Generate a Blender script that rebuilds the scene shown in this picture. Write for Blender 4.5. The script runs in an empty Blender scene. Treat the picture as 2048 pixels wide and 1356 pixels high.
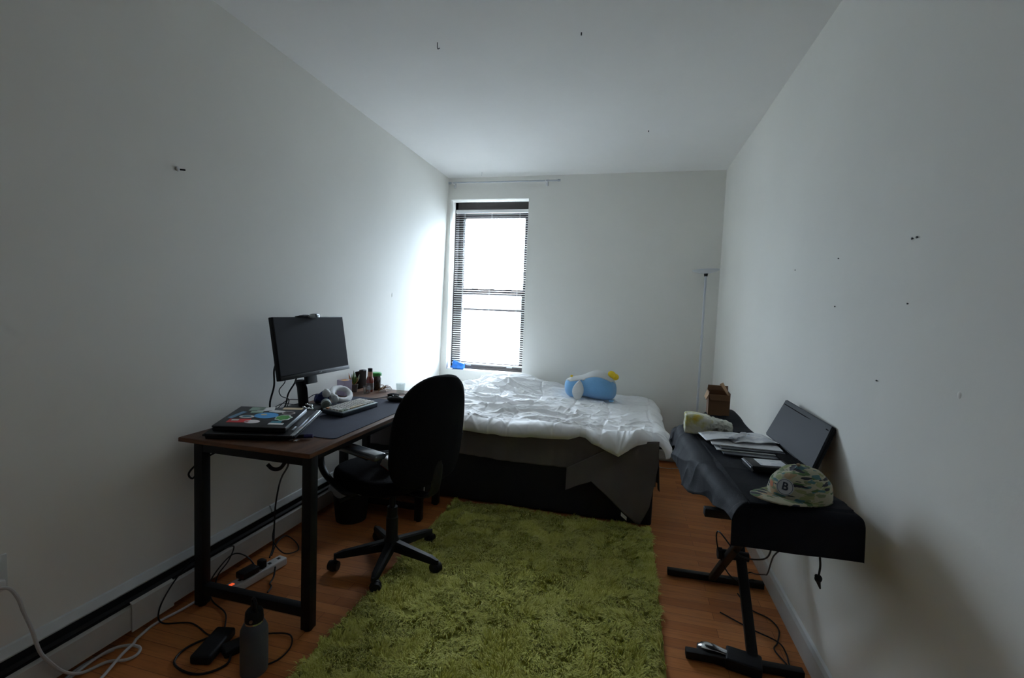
import bpy, bmesh, math, random
import numpy as np
from mathutils import Vector, Matrix, noise as mnoise
random.seed(7); rng = np.random.default_rng(11)
PI = math.pi
scene = bpy.context.scene
COL = scene.collection

# ------------------------------------------------------------------ materials
MATS = {}
def ramp(nt, fac, stops):
    r = nt.nodes.new('ShaderNodeValToRGB'); nt.links.new(fac, r.inputs[0])
    e = r.color_ramp.elements
    while len(e) < len(stops): e.new(0.5)
    for el, (p, c) in zip(e, stops): el.position = p; el.color = (*c, 1)
    return r.outputs[0]
def texco(nt, scale=(1, 1, 1), rot=(0, 0, 0), kind='Object'):
    t = nt.nodes.new('ShaderNodeTexCoord'); m = nt.nodes.new('ShaderNodeMapping')
    m.inputs['Scale'].default_value = scale; m.inputs['Rotation'].default_value = rot
    nt.links.new(t.outputs[kind], m.inputs[0]); return m.outputs[0]
def noise_n(nt, vec, scale, detail=4, rough=.5):
    n = nt.nodes.new('ShaderNodeTexNoise'); nt.links.new(vec, n.inputs['Vector'])
    n.inputs['Scale'].default_value = scale; n.inputs['Detail'].default_value = detail
    n.inputs['Roughness'].default_value = rough; return n
def bump(nt, h, strength, dist=.01):
    b = nt.nodes.new('ShaderNodeBump'); b.inputs['Strength'].default_value = strength
    b.inputs['Distance'].default_value = dist; nt.links.new(h, b.inputs['Height']); return b.outputs[0]
def mat(name, color, rough=.6, metal=0, var=.12, vscale=8, bmp=0, bscale=60, sheen=0, spec=.5, coat=0):
    """procedural principled material: noise varied colour and optional bump"""
    if name in MATS: return MATS[name]
    m = bpy.data.materials.new(name); m.use_nodes = True; nt = m.node_tree
    p = nt.nodes['Principled BSDF']; v = texco(nt)
    n = noise_n(nt, v, vscale)
    lo = tuple(c*(1-var) for c in color); hi = tuple(min(1, c*(1+var)) for c in color)
    nt.links.new(ramp(nt, n.outputs[0], [(.3, lo), (.7, hi)]), p.inputs['Base Color'])
    p.inputs['Roughness'].default_value = rough; p.inputs['Metallic'].default_value = metal
    p.inputs['Specular IOR Level'].default_value = spec
    p.inputs['Sheen Weight'].default_value = sheen; p.inputs['Coat Weight'].default_value = coat
    if bmp:
        n2 = noise_n(nt, v, bscale, 3); nt.links.new(bump(nt, n2.outputs[0], bmp), p.inputs['Normal'])
    MATS[name] = m; return m
def glass_mat(name, tint=(1, 1, 1), refl=.06):
    m = bpy.data.materials.new(name); m.use_nodes = True; nt = m.node_tree; nt.nodes.clear()
    o = nt.nodes.new('ShaderNodeOutputMaterial'); mx = nt.nodes.new('ShaderNodeMixShader')
    t = nt.nodes.new('ShaderNodeBsdfTransparent'); g = nt.nodes.new('ShaderNodeBsdfGlossy')
    t.inputs[0].default_value = (*tint, 1); g.inputs['Roughness'].default_value = .05
    mx.inputs[0].default_value = refl
    nt.links.new(t.outputs[0], mx.inputs[1]); nt.links.new(g.outputs[0], mx.inputs[2]); nt.links.new(mx.outputs[0], o.inputs[0])
    MATS[name] = m; return m
def wall_mat(name, color, rough=.75, seed=0, b=.10):
    m = bpy.data.materials.new(name); m.use_nodes = True; nt = m.node_tree; p = nt.nodes['Principled BSDF']
    v = texco(nt); n = noise_n(nt, v, 1.3, 5, .6)
    c0 = tuple(c*.965 for c in color)
    nt.links.new(ramp(nt, n.outputs[0], [(.35, c0), (.65, color)]), p.inputs['Base Color'])
    p.inputs['Roughness'].default_value = rough; p.inputs['Specular IOR Level'].default_value = .12
    n1 = noise_n(nt, v, 5, 4, .6); n2 = noise_n(nt, v, 190, 2)
    a = nt.nodes.new('ShaderNodeMath'); a.operation = 'MULTIPLY_ADD'; nt.links.new(n2.outputs[0], a.inputs[0]); a.inputs[1].default_value = .06
    nt.links.new(n1.outputs[0], a.inputs[2])
    nt.links.new(bump(nt, a.outputs[0], b, .02), p.inputs['Normal']); MATS[name] = m; return m
def floor_mat():
    m = bpy.data.materials.new('oak_floor'); m.use_nodes = True; nt = m.node_tree; p = nt.nodes['Principled BSDF']
    v = texco(nt)
    br = nt.nodes.new('ShaderNodeTexBrick'); nt.links.new(v, br.inputs['Vector'])
    br.inputs['Scale'].default_value = 1; br.inputs['Brick Width'].default_value = .62; br.inputs['Row Height'].default_value = .057
    br.inputs['Mortar Size'].default_value = .0009; br.inputs['Mortar Smooth'].default_value = .3; br.offset = .37
    br.inputs['Color1'].default_value = (0, 0, 0, 1); br.inputs['Color2'].default_value = (1, 1, 1, 1); br.inputs['Mortar'].default_value = (.5, .5, .5, 1)
    g = noise_n(nt, texco(nt, (2.2, 34, 1)), 3, 6, .65)
    base = ramp(nt, br.outputs['Color'], [(0, (.46, .15, .040)), (.5, (.54, .19, .052)), (1, (.62, .235, .070))])
    gr = ramp(nt, g.outputs[0], [(.25, (.72, .70, .68)), (.55, (1, 1, 1))])
    mx = nt.nodes.new('ShaderNodeMix'); mx.data_type = 'RGBA'; mx.blend_type = 'MULTIPLY'; mx.inputs[0].default_value = 1
    nt.links.new(base, mx.inputs[6]); nt.links.new(gr, mx.inputs[7])
    mo = nt.nodes.new('ShaderNodeMix'); mo.data_type = 'RGBA'; nt.links.new(br.outputs['Fac'], mo.inputs[0])
    nt.links.new(mx.outputs[2], mo.inputs[6]); mo.inputs[7].default_value = (.14, .05, .018, 1)
    nt.links.new(mo.outputs[2], p.inputs['Base Color'])
    p.inputs['Specular IOR Level'].default_value = .32
    r = ramp(nt, g.outputs[0], [(.2, (.42, .42, .42)), (.8, (.58, .58, .58))]); nt.links.new(r, p.inputs['Roughness'])
    inv = nt.nodes.new('ShaderNodeMath'); inv.operation = 'SUBTRACT'; inv.inputs[0].default_value = 1; nt.links.new(br.outputs['Fac'], inv.inputs[1])
    nt.links.new(bump(nt, inv.outputs[0], .2, .002), p.inputs['Normal'])
    MATS['oak_floor'] = m; return m
def wood_mat(name, c1, c2, rough=.5, scale=(1, 12, 12), dark=(.02, .01, .006)):
    m = bpy.data.materials.new(name); m.use_nodes = True; nt = m.node_tree; p = nt.nodes['Principled BSDF']
    n = noise_n(nt, texco(nt, scale), 3, 8, .65)
    nt.links.new(ramp(nt, n.outputs[0], [(.25, dark), (.45, c1), (.75, c2)]), p.inputs['Base Color'])
    p.inputs['Roughness'].default_value = rough
    nt.links.new(bump(nt, n.outputs[0], .2, .003), p.inputs['Normal']); MATS[name] = m; return m

M_wall = wall_mat('wall_paint', (.83, .82, .775)); M_ceil = wall_mat('ceiling_paint', (.84, .83, .81), .85, 3, .12)
M_floor = floor_mat(); M_trim = mat('white_trim_paint', (.62, .63, .62), .4, var=.05)
M_heater = mat('heater_enamel', (.52, .51, .48), .45, var=.08)
M_slot = mat('heater_slot_dark', (.012, .013, .016), .6)
M_heattop = mat('heater_flap_white', (.66, .69, .70), .4, var=.06)
M_winframe = mat('brown_window_frame', (.03, .024, .024), .45, spec=.4)
M_slat = mat('blind_slat_white', (.86, .86, .86), .45, var=.03)
M_glass = glass_mat('window_glass'); M_clearg = glass_mat('clear_glass', (.92, .95, .95), .12)
M_metal_b = mat('black_steel', (.007, .007, .008), .5, spec=.3)
M_plastic_b = mat('black_plastic', (.008, .008, .010), .5, bmp=.1, bscale=300, spec=.3)
M_fabric_b = mat('black_fabric', (.0055, .005, .0065), .95, bmp=.5, bscale=400, spec=.15)
M_desk = wood_mat('rustic_desk_wood', (.095, .042, .022), (.15, .068, .034), .5, (12, 1.2, 12)); M_desk.node_tree.nodes['Principled BSDF'].inputs['Specular IOR Level'].default_value = .25
M_deskedge = wood_mat('rustic_desk_edge', (.12, .045, .015), (.22, .09, .03), .5, (3, 3, 20))
M_mat = mat('desk_mat_cloth', (.024, .028, .048), .8, bmp=.2, bscale=500, spec=.2)
M_white = mat('white_plastic', (.66, .66, .66), .4, var=.04)
M_chrome = mat('chrome', (.75, .77, .8), .18, metal=1, var=.03)
M_silver = mat('silver_metal', (.42, .44, .47), .33, metal=1, var=.05)
M_screen = mat('dark_screen', (.008, .008, .010), .6, var=.03, spec=.12)

# ------------------------------------------------------------------ helpers
ROOT = {}   # object -> world offset of its local frame
def base_of(bm):
    xs = [v.co for v in bm.verts]
    lo = Vector([min(c[i] for c in xs) for i in range(3)]); hi = Vector([max(c[i] for c in xs) for i in range(3)])
    return Vector(((lo.x+hi.x)/2, (lo.y+hi.y)/2, lo.z))
def obj(name, bm, m, parent=None, smooth=True, angle=35, label=None):
    """link one mesh object; bm is in world coordinates"""
    off = ROOT[parent] if parent else base_of(bm)
    bmesh.ops.translate(bm, verts=bm.verts, vec=-off)
    me = bpy.data.meshes.new(name); bm.normal_update(); bm.to_mesh(me); bm.free()
    for mm in (m if isinstance(m, (list, tuple)) else [m]): me.materials.append(mm)
    if smooth:
        me.polygons.foreach_set('use_smooth', [True]*len(me.polygons))
        if angle < 180: me.set_sharp_from_angle(angle=math.radians(angle))
    o = bpy.data.objects.new(name, me); COL.objects.link(o)
    if parent: o.parent = parent
    else: o.location = off
    ROOT[o] = off
    if label: o['label'] = label
    return o
def thing(name, label, cat, loc, group=None):
    o = bpy.data.objects.new(name, None); COL.objects.link(o); o.location = loc; o.empty_display_size = .05
    ROOT[o] = Vector(loc); o['label'] = label; o['category'] = cat
    if group: o['group'] = group
    return o
def tag(o, label, cat, group=None):
    o['label'] = label; o['category'] = cat
    if group: o['group'] = group
    return o
def struct(o): o['kind'] = 'structure'; return o
def B(): return bmesh.new()
def box(bm, lo, hi, bev=0, seg=2, M=None, mi=0):
    lo = Vector(lo); hi = Vector(hi); c = (lo+hi)/2; s = hi-lo
    r = bmesh.ops.create_cube(bm, size=1); vs = r['verts']
    for v in vs: v.co = Vector((v.co.x*s.x, v.co.y*s.y, v.co.z*s.z))
    if bev:
        es = list({e for v in vs for e in v.link_edges})
        rr = bmesh.ops.bevel(bm, geom=es, offset=bev, segments=seg, profile=.5, affect='EDGES')
        vs = list({v for f in rr['faces'] for v in f.verts} | {v for v in vs if v.is_valid})
    for v in vs: v.co = v.co + c
    if M is not None:
        for v in vs: v.co = M @ v.co
    if mi:
        for f in {f for v in vs for f in v.link_faces}: f.material_index = mi
    return vs
def rod(bm, p1, p2, r1, r2=None, seg=16, caps=True):
    p1 = Vector(p1); p2 = Vector(p2); r2 = r1 if r2 is None else r2; d = p2-p1
    q = Vector((0, 0, 1)).rotation_difference(d.normalized())
    M = Matrix.Translation((p1+p2)/2) @ q.to_matrix().to_4x4()
    return bmesh.ops.create_cone(bm, cap_ends=caps, segments=seg, radius1=r1, radius2=r2, depth=d.length, matrix=M)['verts']
def ball(bm, c, r, seg=20, ring=12, M=None):
    r = (r, r, r) if not isinstance(r, (tuple, list)) else r
    vs = bmesh.ops.create_uvsphere(bm, u_segments=seg, v_segments=ring, radius=1)['verts']
    for v in vs:
        co = Vector((v.co.x*r[0], v.co.y*r[1], v.co.z*r[2]))
        if M is not None: co = M.to_3x3() @ co
        v.co = co + Vector(c)
    return vs
def spline(pts, n=8, closed=False):
    P = [Vector(p) for p in pts]; out = []
    N = len(P); rngi = range(N if closed else N-1)
    for i in rngi:
        if closed: a, b, c, d = P[(i-1) % N], P[i], P[(i+1) % N], P[(i+2) % N]
        else: a, b, c, d = P[max(i-1, 0)], P[i], P[i+1], P[min(i+2, N-1)]
        for k in range(n):
            t = k/n
            out.append(.5*((2*b)+(-a+c)*t+(2*a-5*b+4*c-d)*t*t+(-a+3*b-3*c+d)*t**3))
    if not closed: out.append(P[-1])
    return out
def tube(bm, pts, r, seg=8, closed=False, flat=None, caps=True):
    """sweep a circle (radius r, or list of radii) along pts; flat=(a,b) makes an ellipse with b along world up"""
    N = len(pts); rings = []; up = None
    for i, p in enumerate(pts):
        t = (pts[(i+1) % N]-pts[i-1]) if (closed or 0 < i < N-1) else (pts[1]-pts[0] if i == 0 else pts[-1]-pts[-2])
        t = t.normalized() if t.length > 1e-9 else Vector((0, 0, 1))
        if up is None:
            up = Vector((0, 0, 1)) if abs(t.z) < .9 else Vector((1, 0, 0))
        side = t.cross(up).normalized(); up = side.cross(t).normalized()
        rr = r[i] if isinstance(r, (list, tuple)) else r
        a, b = (flat if flat else (1, 1))
        rings.append([bm.verts.new(p+side*math.cos(2*PI*k/seg)*rr*a+up*math.sin(2*PI*k/seg)*rr*b) for k in range(seg)])
    for i in range(N if closed else N-1):
        A = rings[i]; C = rings[(i+1) % N]
        for k in range(seg): bm.faces.new((A[k], A[(k+1) % seg], C[(k+1) % seg], C[k]))
    if not closed and caps:
        bm.faces.new(rings[0][::-1]); bm.faces.new(rings[-1])
def lathe(bm, prof, c, seg=28, M=None):
    rings = []
    for r, z in prof:
        ring = []
        for k in range(seg):
            a = 2*PI*k/seg; v = Vector((r*math.cos(a), r*math.sin(a), z))
            if M is not None: v = M.to_3x3() @ v
            ring.append(bm.verts.new(v+Vector(c)))
        rings.append(ring)
    for A, C in zip(rings, rings[1:]):
        for k in range(seg): bm.faces.new((A[k], A[(k+1) % seg], C[(k+1) % seg], C[k]))
    if prof[0][0] > 1e-6: bm.faces.new(rings[0][::-1])
    if prof[-1][0] > 1e-6: bm.faces.new(rings[-1])
    bmesh.ops.remove_doubles(bm, verts=bm.verts, dist=1e-6)
def prism(bm, poly, axis_o, ax, ay, n, depth):
    """extrude 2-D polygon: origin, two in-plane axes, normal"""
    o = Vector(axis_o); ax = Vector(ax); ay = Vector(ay); n = Vector(n)
    a = [bm.verts.new(o+ax*x+ay*y) for x, y in poly]; b = [bm.verts.new(v.co+n*depth) for v in a]
    N = len(a); bm.faces.new(a[::-1]); bm.faces.new(b)
    for i in range(N): bm.faces.new((a[i], a[(i+1) % N], b[(i+1) % N], b[i]))
    bmesh.ops.recalc_face_normals(bm, faces=bm.faces)
def gridmesh(bm, P, closed_u=False):
    """P: array (nu,nv,3)"""
    nu, nv = P.shape[:2]
    V = [[bm.verts.new(P[i, j]) for j in range(nv)] for i in range(nu)]
    for i in range(nu if closed_u else nu-1):
        for j in range(nv-1):
            bm.faces.new((V[i][j], V[(i+1) % nu][j], V[(i+1) % nu][j+1], V[i][j+1]))
    return V
def solid(o, t, off=-1):
    md = o.modifiers.new('thickness', 'SOLIDIFY'); md.thickness = t; md.offset = off; return o
def vnoise(x, y, seed=0):
    """smooth value noise on arrays, about -1..1"""
    r = np.random.default_rng(seed); T = r.uniform(-1, 1, (64, 64))
    xi = np.floor(x).astype(int); yi = np.floor(y).astype(int); fx = x-xi; fy = y-yi
    fx = fx*fx*fx*(fx*(fx*6-15)+10); fy = fy*fy*fy*(fy*(fy*6-15)+10)
    g = lambda a, b: T[a % 64, b % 64]
    return (g(xi, yi)*(1-fx)+g(xi+1, yi)*fx)*(1-fy)+(g(xi, yi+1)*(1-fx)+g(xi+1, yi+1)*fx)*fy
def sstep(a, b, x): t = np.clip((x-a)/(b-a), 0, 1); return t*t*(3-2*t)
def rotz(a): return Matrix.Rotation(a, 4, 'Z')
def frame_M(o, u, v):
    """matrix with x axis u, y axis v (made orthogonal), origin o"""
    u = Vector(u).normalized(); w = u.cross(Vector(v)).normalized(); v = w.cross(u)
    return Matrix.Translation(Vector(o)) @ Matrix((u, v, w)).transposed().to_4x4()

# ------------------------------------------------------------------ camera
cam = bpy.data.cameras.new('camera'); co = bpy.data.objects.new('camera', cam); COL.objects.link(co)
R = np.array([[0.96921042, 0.05415298, -0.24020535], [0.24297827, -0.0522264, 0.96862478], [0.03990885, -0.99716591, -0.06377637]])
Rb = R @ np.diag([1, -1, -1])
co.matrix_world = Matrix.Translation((0, 0, 1.33)) @ Matrix(Rb.tolist()).to_4x4()
cam.sensor_fit = 'HORIZONTAL'; cam.sensor_width = 36; cam.lens = 36*933.47/2048; cam.clip_start = .02
scene.camera = co

# ------------------------------------------------------------------ room shell
YN = -2.9; YF = 4.42; H = 2.6; XR = .75
bm = B(); box(bm, (-2.1, YN-.1, -.1), (.95, YF+.35, 0)); struct(obj('floor', bm, M_floor, smooth=False))
bm = B(); box(bm, (-2.1, YN-.1, H), (.95, YF+.35, H+.12))
struct(obj('ceiling', bm, M_ceil, smooth=False))
def XL(z): return -1.855+.05*z/2.6
bm = B()
vs = [bm.verts.new(c) for c in [(XL(0), YN-.1, 0), (XL(0), YF+.35, 0), (XL(H), YF+.35, H), (XL(H), YN-.1, H),
                                (-2.1, YN-.1, 0), (-2.1, YF+.35, 0), (-2.1, YF+.35, H), (-2.1, YN-.1, H)]]
for f in ((0, 1, 2, 3), (7, 6, 5, 4), (0, 3, 7, 4), (1, 5, 6, 2), (3, 2, 6, 7), (0, 4, 5, 1)): bm.faces.new([vs[i] for i in f])
bmesh.ops.recalc_face_normals(bm, faces=bm.faces)
struct(obj('wall_left', bm, M_wall, smooth=False))
bm = B(); box(bm, (XR, YN-.1, 0), (.95, YF+.35, H)); struct(obj('wall_right', bm, M_wall, smooth=False))
bm = B(); box(bm, (-2.1, YN-.1, 0), (.95, YN, H)); struct(obj('wall_near', bm, wood_mat('unseen_dark_wood', (.05, .03, .02), (.09, .055, .035), .6, (8, 1, 1)), smooth=False))  # unseen wall; dark wood finish invented to cut bounce light at the near end
WX0, WX1, WZ0, WZ1 = -1.777, -.985, .697, 2.391
bm = B()
box(bm, (-1.9, YF, 0), (WX0, YF+.3, H)); box(bm, (WX1, YF, 0), (.75, YF+.3, H))
box(bm, (WX0, YF, 0), (WX1, YF+.3, WZ0)); box(bm, (WX0, YF, WZ1), (WX1, YF+.3, H))
struct(obj('wall_far', bm, M_wall, smooth=False))

# window: brown double hung sashes set back in a white reveal
w1 = thing('window_1', 'tall narrow double hung window with dark brown frame', 'window', (-1.38, 4.57, WZ0)); struct(w1)
Yw = 4.555
bm = B()
for lo, hi in [((WX0, Yw, WZ0), (WX0+.032, Yw+.1, WZ1)), ((WX1-.032, Yw, WZ0), (WX1, Yw+.1, WZ1)),
               ((WX0, Yw, 2.30), (WX1, Yw+.1, WZ1)), ((WX0, Yw, WZ0), (WX1, Yw+.1, .725))]: box(bm, lo, hi, .003)
obj('frame', bm, M_winframe, w1)
gx0, gx1 = -1.682, -1.052
def sash(name, y, z0, z1, zi0, zi1):
    bm = B()
    box(bm, (WX0+.032, y, z0), (gx0, y+.035, z1), .004); box(bm, (gx1, y, z0), (WX1-.032, y+.035, z1), .004)
    box(bm, (gx0, y, z0), (gx1, y+.035, zi0), .004); box(bm, (gx0, y, zi1), (gx1, y+.035, z1), .004)
    s = obj(name, bm, M_winframe, w1)
    bm = B(); box(bm, (gx0-.005, y+.015, zi0-.005), (gx1+.005, y+.019, zi1+.005)); obj('pane', bm, M_glass, s, smooth=False)
    return s
sash('upper_sash', Yw+.045, 1.462, 2.30, 1.520, 2.240)
sl = sash('lower_sash', Yw+.008, .727, 1.522, .770, 1.466)
bm = B()
for x in (-1.55, -1.37, -1.19): box(bm, (x-.03, Yw-.006, 1.522), (x+.03, Yw+.03, 1.532), .003)
obj('sash_lock', bm, M_metal_b, sl)
bm = B(); box(bm, (gx0, Yw+.06, 1.300), (gx1, Yw+.072, 1.330)); obj('storm_rail', bm, M_winframe, w1, label='thin storm window rail')
bm = B(); box(bm, (WX0, YF+.001, WZ0-.012), (WX1, Yw, WZ0+.001), .002); obj('sill', bm, M_trim, w1, label='white painted sill')

# venetian blind
vb = thing('venetian_blind', 'white mini venetian blind lowered over the tall narrow window', 'blind', (-1.38, 4.5, .75))
bm = B(); box(bm, (-1.745, 4.485, 2.272), (-.99, 4.515, 2.303), .002); obj('headrail', bm, M_slat, vb)
bm = B(); ys = 4.5; z = .79; n = 0
while z < 2.265:
    L_ = -1.742; R_ = -.992
    P = np.zeros((2, 5, 3))
    for j, t in enumerate(np.linspace(-1, 1, 5)):
        for i, x in enumerate((L_, R_)): P[i, j] = (x, ys+t*.0125, z+.0022*(1-t*t)+t*.0031)
    gridmesh(bm, P); z += .0222
so = obj('slats', bm, M_slat, vb); solid(so, .0006, 0)
bm = B()
for x in (-1.655, -1.37, -1.085):
    for dy in (-.0135, .0135): rod(bm, (x, ys+dy, .76), (x, ys+dy, 2.28), .0008, seg=6)
obj('ladder_cord', bm, M_white, vb)
bm = B(); box(bm, (-1.742, 4.49, .752), (-.992, 4.51, .766), .002); br = obj('bottom_rail', bm, M_slat, vb)
for x in (-1.56, -1.13):
    bm = B(); box(bm, (x-.028, 4.483, .742), (x+.028, 4.49, .760), .002); obj('rail_clip', bm, M_white, br)
bm = B(); rod(bm, (-1.655, 4.482, 2.27), (-1.64, 4.478, .84), .0022, seg=8); obj('tilt_wand', bm, M_clearg, vb)
# curtain rod
cr = thing('curtain_rod', 'thin silver curtain rod on the far wall above the window', 'rod', (-1.25, 4.35, 2.54))
bm = B(); rod(bm, (-1.76, 4.34, 2.533), (-.70, 4.34, 2.528), .0065); obj('pole', bm, M_silver, cr)
for x in (-1.76, -.69):
    bm = B(); rod(bm, (x-.012, 4.34, 2.53), (x+.012, 4.34, 2.53), .011); obj('finial', bm, M_silver, cr)
for x in (-1.735, -.815):
    bm = B(); rod(bm, (x, 4.33, 2.531), (x, 4.42, 2.531), .006, seg=10); box(bm, (x-.012, 4.41, 2.50), (x+.012, 4.42, 2.56), .002)
    obj('bracket', bm, M_white, cr)

# baseboard (right), heaters
bm = B(); prism(bm, [(0, 0), (.016, 0), (.016, .085), (.009, .10), (0, .106)], (XR, YN, 0), (-1, 0, 0), (0, 0, 1), (0, 1, 0), YF-YN)
bmesh.ops.recalc_face_normals(bm, faces=bm.faces)
struct(obj('baseboard_right', bm, M_trim, smooth=False))
bm = B(); box(bm, (-1.84, YN, 0), (.75, YN+.015, .1)); struct(obj('baseboard_near', bm, M_trim, smooth=False))
def heater(name, label, o, ax, nrm, L, z_top=.205, gaps=(), overlap=None):
    """hydronic baseboard heater running from o along ax, facing nrm"""
    t = thing(name, label, 'heater', o)
    o = Vector(o); ax = Vector(ax); nrm = Vector(nrm); up = Vector((0, 0, 1))
    def pr(poly, a, b, nm, m, par=t, lab=None):
        bm = B(); prism(bm, poly, o+ax*a, nrm, up, ax, b-a); bmesh.ops.recalc_face_normals(bm, faces=bm.faces)
        return obj(nm, bm, m, par, smooth=False, label=lab)
    pr([(0, .03), (.006, .03), (.006, z_top), (0, z_top)], 0, L, 'back_plate', M_slot)
    segs = []; a = 0
    for g in gaps: segs.append((a, g-.004)); a = g+.004
    segs.append((a, L))
    for a, b in segs: pr([(.004, z_top-.030), (.02, z_top-.034), (.022, z_top-.028), (.01, z_top), (0, z_top+.003), (0, z_top)], a, b, 'top_flap', M_heattop, lab='pale upper strip')
    pr([(.036, z_top-.052), (.05, z_top-.058), (.05, z_top-.062), (.036, z_top-.056)], 0, L, 'damper', M_metal_b)
    pr([(.048, .035), (.056, .035), (.056, z_top-.082), (.044, z_top-.074), (.044, z_top-.079), (.048, z_top-.083)], 0, L, 'front_panel', M_heater)
    bm = B(); p0 = o+ax*.0+nrm*.028+up*.095; rod(bm, p0, p0+ax*L, .011); obj('pipe', bm, M_slot, t)
    if overlap:
        for (a, b) in overlap:
            pr([(.057, .028), (.062, .028), (.062, z_top-.068), (.05, z_top-.06), (.05, z_top-.064), (.057, z_top-.07)], a, b, 'joint_cover', M_heater)
    return t
heater('baseboard_heater', 'long white baseboard heater along the left wall behind the desk', (-1.853, YN+.3, 0), (0, 1, 0), (1, 0, 0), 4.41-YN-.3,
       .205, gaps=(2.10-YN-.3,), overlap=[(1.33-YN-.3, 1.50-YN-.3)])
heater('baseboard_heater', 'short white baseboard heater on the far wall beside the lamp base', (.30, 4.42, 0), (1, 0, 0), (0, -1, 0), .44, .19)

# ------------------------------------------------------------------ wall marks, nails, outlet
def nail(x, y, z, n, label, name='nail', r=.004, l=.022, m=M_metal_b, cat='nail'):
    bm = B(); p = Vector((x, y, z)); n = Vector(n)
    rod(bm, p-n*.004, p+n*l, r*.5, seg=8); rod(bm, p+n*(l-.002), p+n*l, r, seg=10)
    return tag(obj(name, bm, m), label, cat, 'small nails in the right wall')
t = thing('wall_hook', 'white plastic hook with dark nail on the left wall', 'hook', (XL(1.846), 1.555, 1.846))
bm = B(); ball(bm, (XL(1.846)+.003, 1.548, 1.846), (.006, .009, .010)); obj('anchor', bm, M_white, t)
bm = B(); rod(bm, (XL(1.846), 1.560, 1.847), (XL(1.846)+.014, 1.574, 1.848), .0035, seg=8); obj('nail', bm, M_metal_b, t)
for (y, z), lab in zip([(1.534, 1.569), (1.512, 1.569)], ['small dark nail hole on the right wall, left one of the close pair', 'small dark nail hole on the right wall, right one of the close pair']):
    nail(XR, y, z, (-1, 0, 0), lab, 'nail', .0032, .004)
for y, z, lab in [(2.004, 1.568, 'small nail in the right wall left of the close pair'), (2.473, 1.567, 'small nail in the right wall nearest the lamp'),
                  (2.0, 1.388, 'tiny nail in the right wall lower left of the close pair'), (1.527, 1.389, 'small nail in the right wall straight below the close pair'),
                  (1.654, 1.156, 'small nail in the right wall lowest of the scattered nails')]:
    nail(XR, y, z, (-1, 0, 0), lab, 'nail', .0024, .004)
bm = B(); rod(bm, (-.968, 2.171, 2.602), (-.968, 2.171, 2.575), .002, seg=8); tube(bm, spline([(-.968, 2.171, 2.577), (-.962, 2.165, 2.566), (-.955, 2.17, 2.572)]), .002, 6)
tag(obj('ceiling_hook', bm, M_metal_b), 'small dark hook in the ceiling above the desk', 'hook')
bm = B(); rod(bm, (-.28, 2.211, 2.602), (-.28, 2.211, 2.588), .003, seg=8); tag(obj('ceiling_nail', bm, M_metal_b), 'tiny nail in the ceiling near the top centre', 'nail')
bm = B(); rod(bm, (.062, 3.432, 2.602), (.062, 3.432, 2.59), .003, seg=8); tag(obj('ceiling_nail', bm, M_metal_b), 'tiny nail in the ceiling above the bed', 'nail')
bm = B(); rod(bm, (-1.408, 4.25, 2.602), (-1.408, 4.25, 2.565), .0018, seg=8); tag(obj('ceiling_hook', bm, M_silver), 'thin pale hook hanging from the ceiling by the curtain rod', 'hook')
# hole in the plaster and dent on the left wall
bm = B(); ball(bm, (XL(1.4)-.012, 3.37, 1.404), (.016, .014, .03)); tag(obj('plaster_patch', bm, M_wall), 'raised plaster bump on the left wall near the window', 'plaster bump')
bm = B(); ball(bm, (XR+.0095, 1.289, 1.173), (.0115, .014, .016)); tag(obj('plaster_patch', bm, M_wall), 'round plaster bump on the right wall above the cap', 'plaster bump')
# outlet with plugs
ox = XL(.45)
t = thing('wall_outlet', 'white wall outlet at the left edge of the view', 'outlet', (ox, .955, .45))
bm = B(); box(bm, (ox-.002, .918, .392), (ox+.007, .993, .508), .003); obj('cover_plate', bm, M_trim, t)
bm = B()
bm.free()
for z in (.424, .474):
    bm = B(); box(bm, (ox+.006, .938, z-.013), (ox+.009, .972, z+.013), .003); obj('socket', bm, M_white, t)
M_cordw = mat('white_cord', (.56, .56, .56), .5, var=.05)
t = thing('extension_cord', 'thick white cord running from the wall outlet and coiled on the floor', 'cord', (-1.78, 1.2, 0))
bm = B(); box(bm, (ox+.0095, .93, .405), (ox+.035, .975, .440), .006); obj('plug', bm, M_white, t)
pts = [(ox+.03, .955, .42), (ox+.042, .976, .41), (-1.800, .994, .37), (-1.795, 1.004, .32), (-1.789, 1.02, .25), (-1.783, 1.035, .17), (-1.778, 1.056, .12), (-1.774, 1.095, .055), (-1.778, 1.15, .008),
       (-1.75, 1.21, .008), (-1.70, 1.235, .008), (-1.685, 1.265, .009), (-1.705, 1.292, .012), (-1.745, 1.285, .018), (-1.785, 1.255, .017), (-1.80, 1.20, .012), (-1.79, 1.12, .008), (-1.76, 1.04, .008),
       (-1.70, 1.0, .008), (-1.66, 1.06, .008), (-1.69, 1.15, .009), (-1.72, 1.235, .02), (-1.735, 1.29, .022), (-1.755, 1.315, .016), (-1.775, 1.355, .008), (-1.785, 1.40, .007), (-1.78, 1.45, .007), (-1.765, 1.52, .007), (-1.755, 1.60, .007), (-1.72, 1.66, .012), (-1.685, 1.672, .025)]
bm = B(); tube(bm, spline(pts, 8), .0052, 8); obj('cable', bm, M_cordw, t)
bm = B(); tube(bm, spline([(-1.79, 1.262, .008), (-1.805, 1.22, .008), (-1.81, 1.15, .008), (-1.78, 1.08, .008), (-1.70, 1.03, .008), (-1.64, 1.02, .008)], 8), .0052, 8); obj('cable', bm, M_cordw, t)

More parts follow.
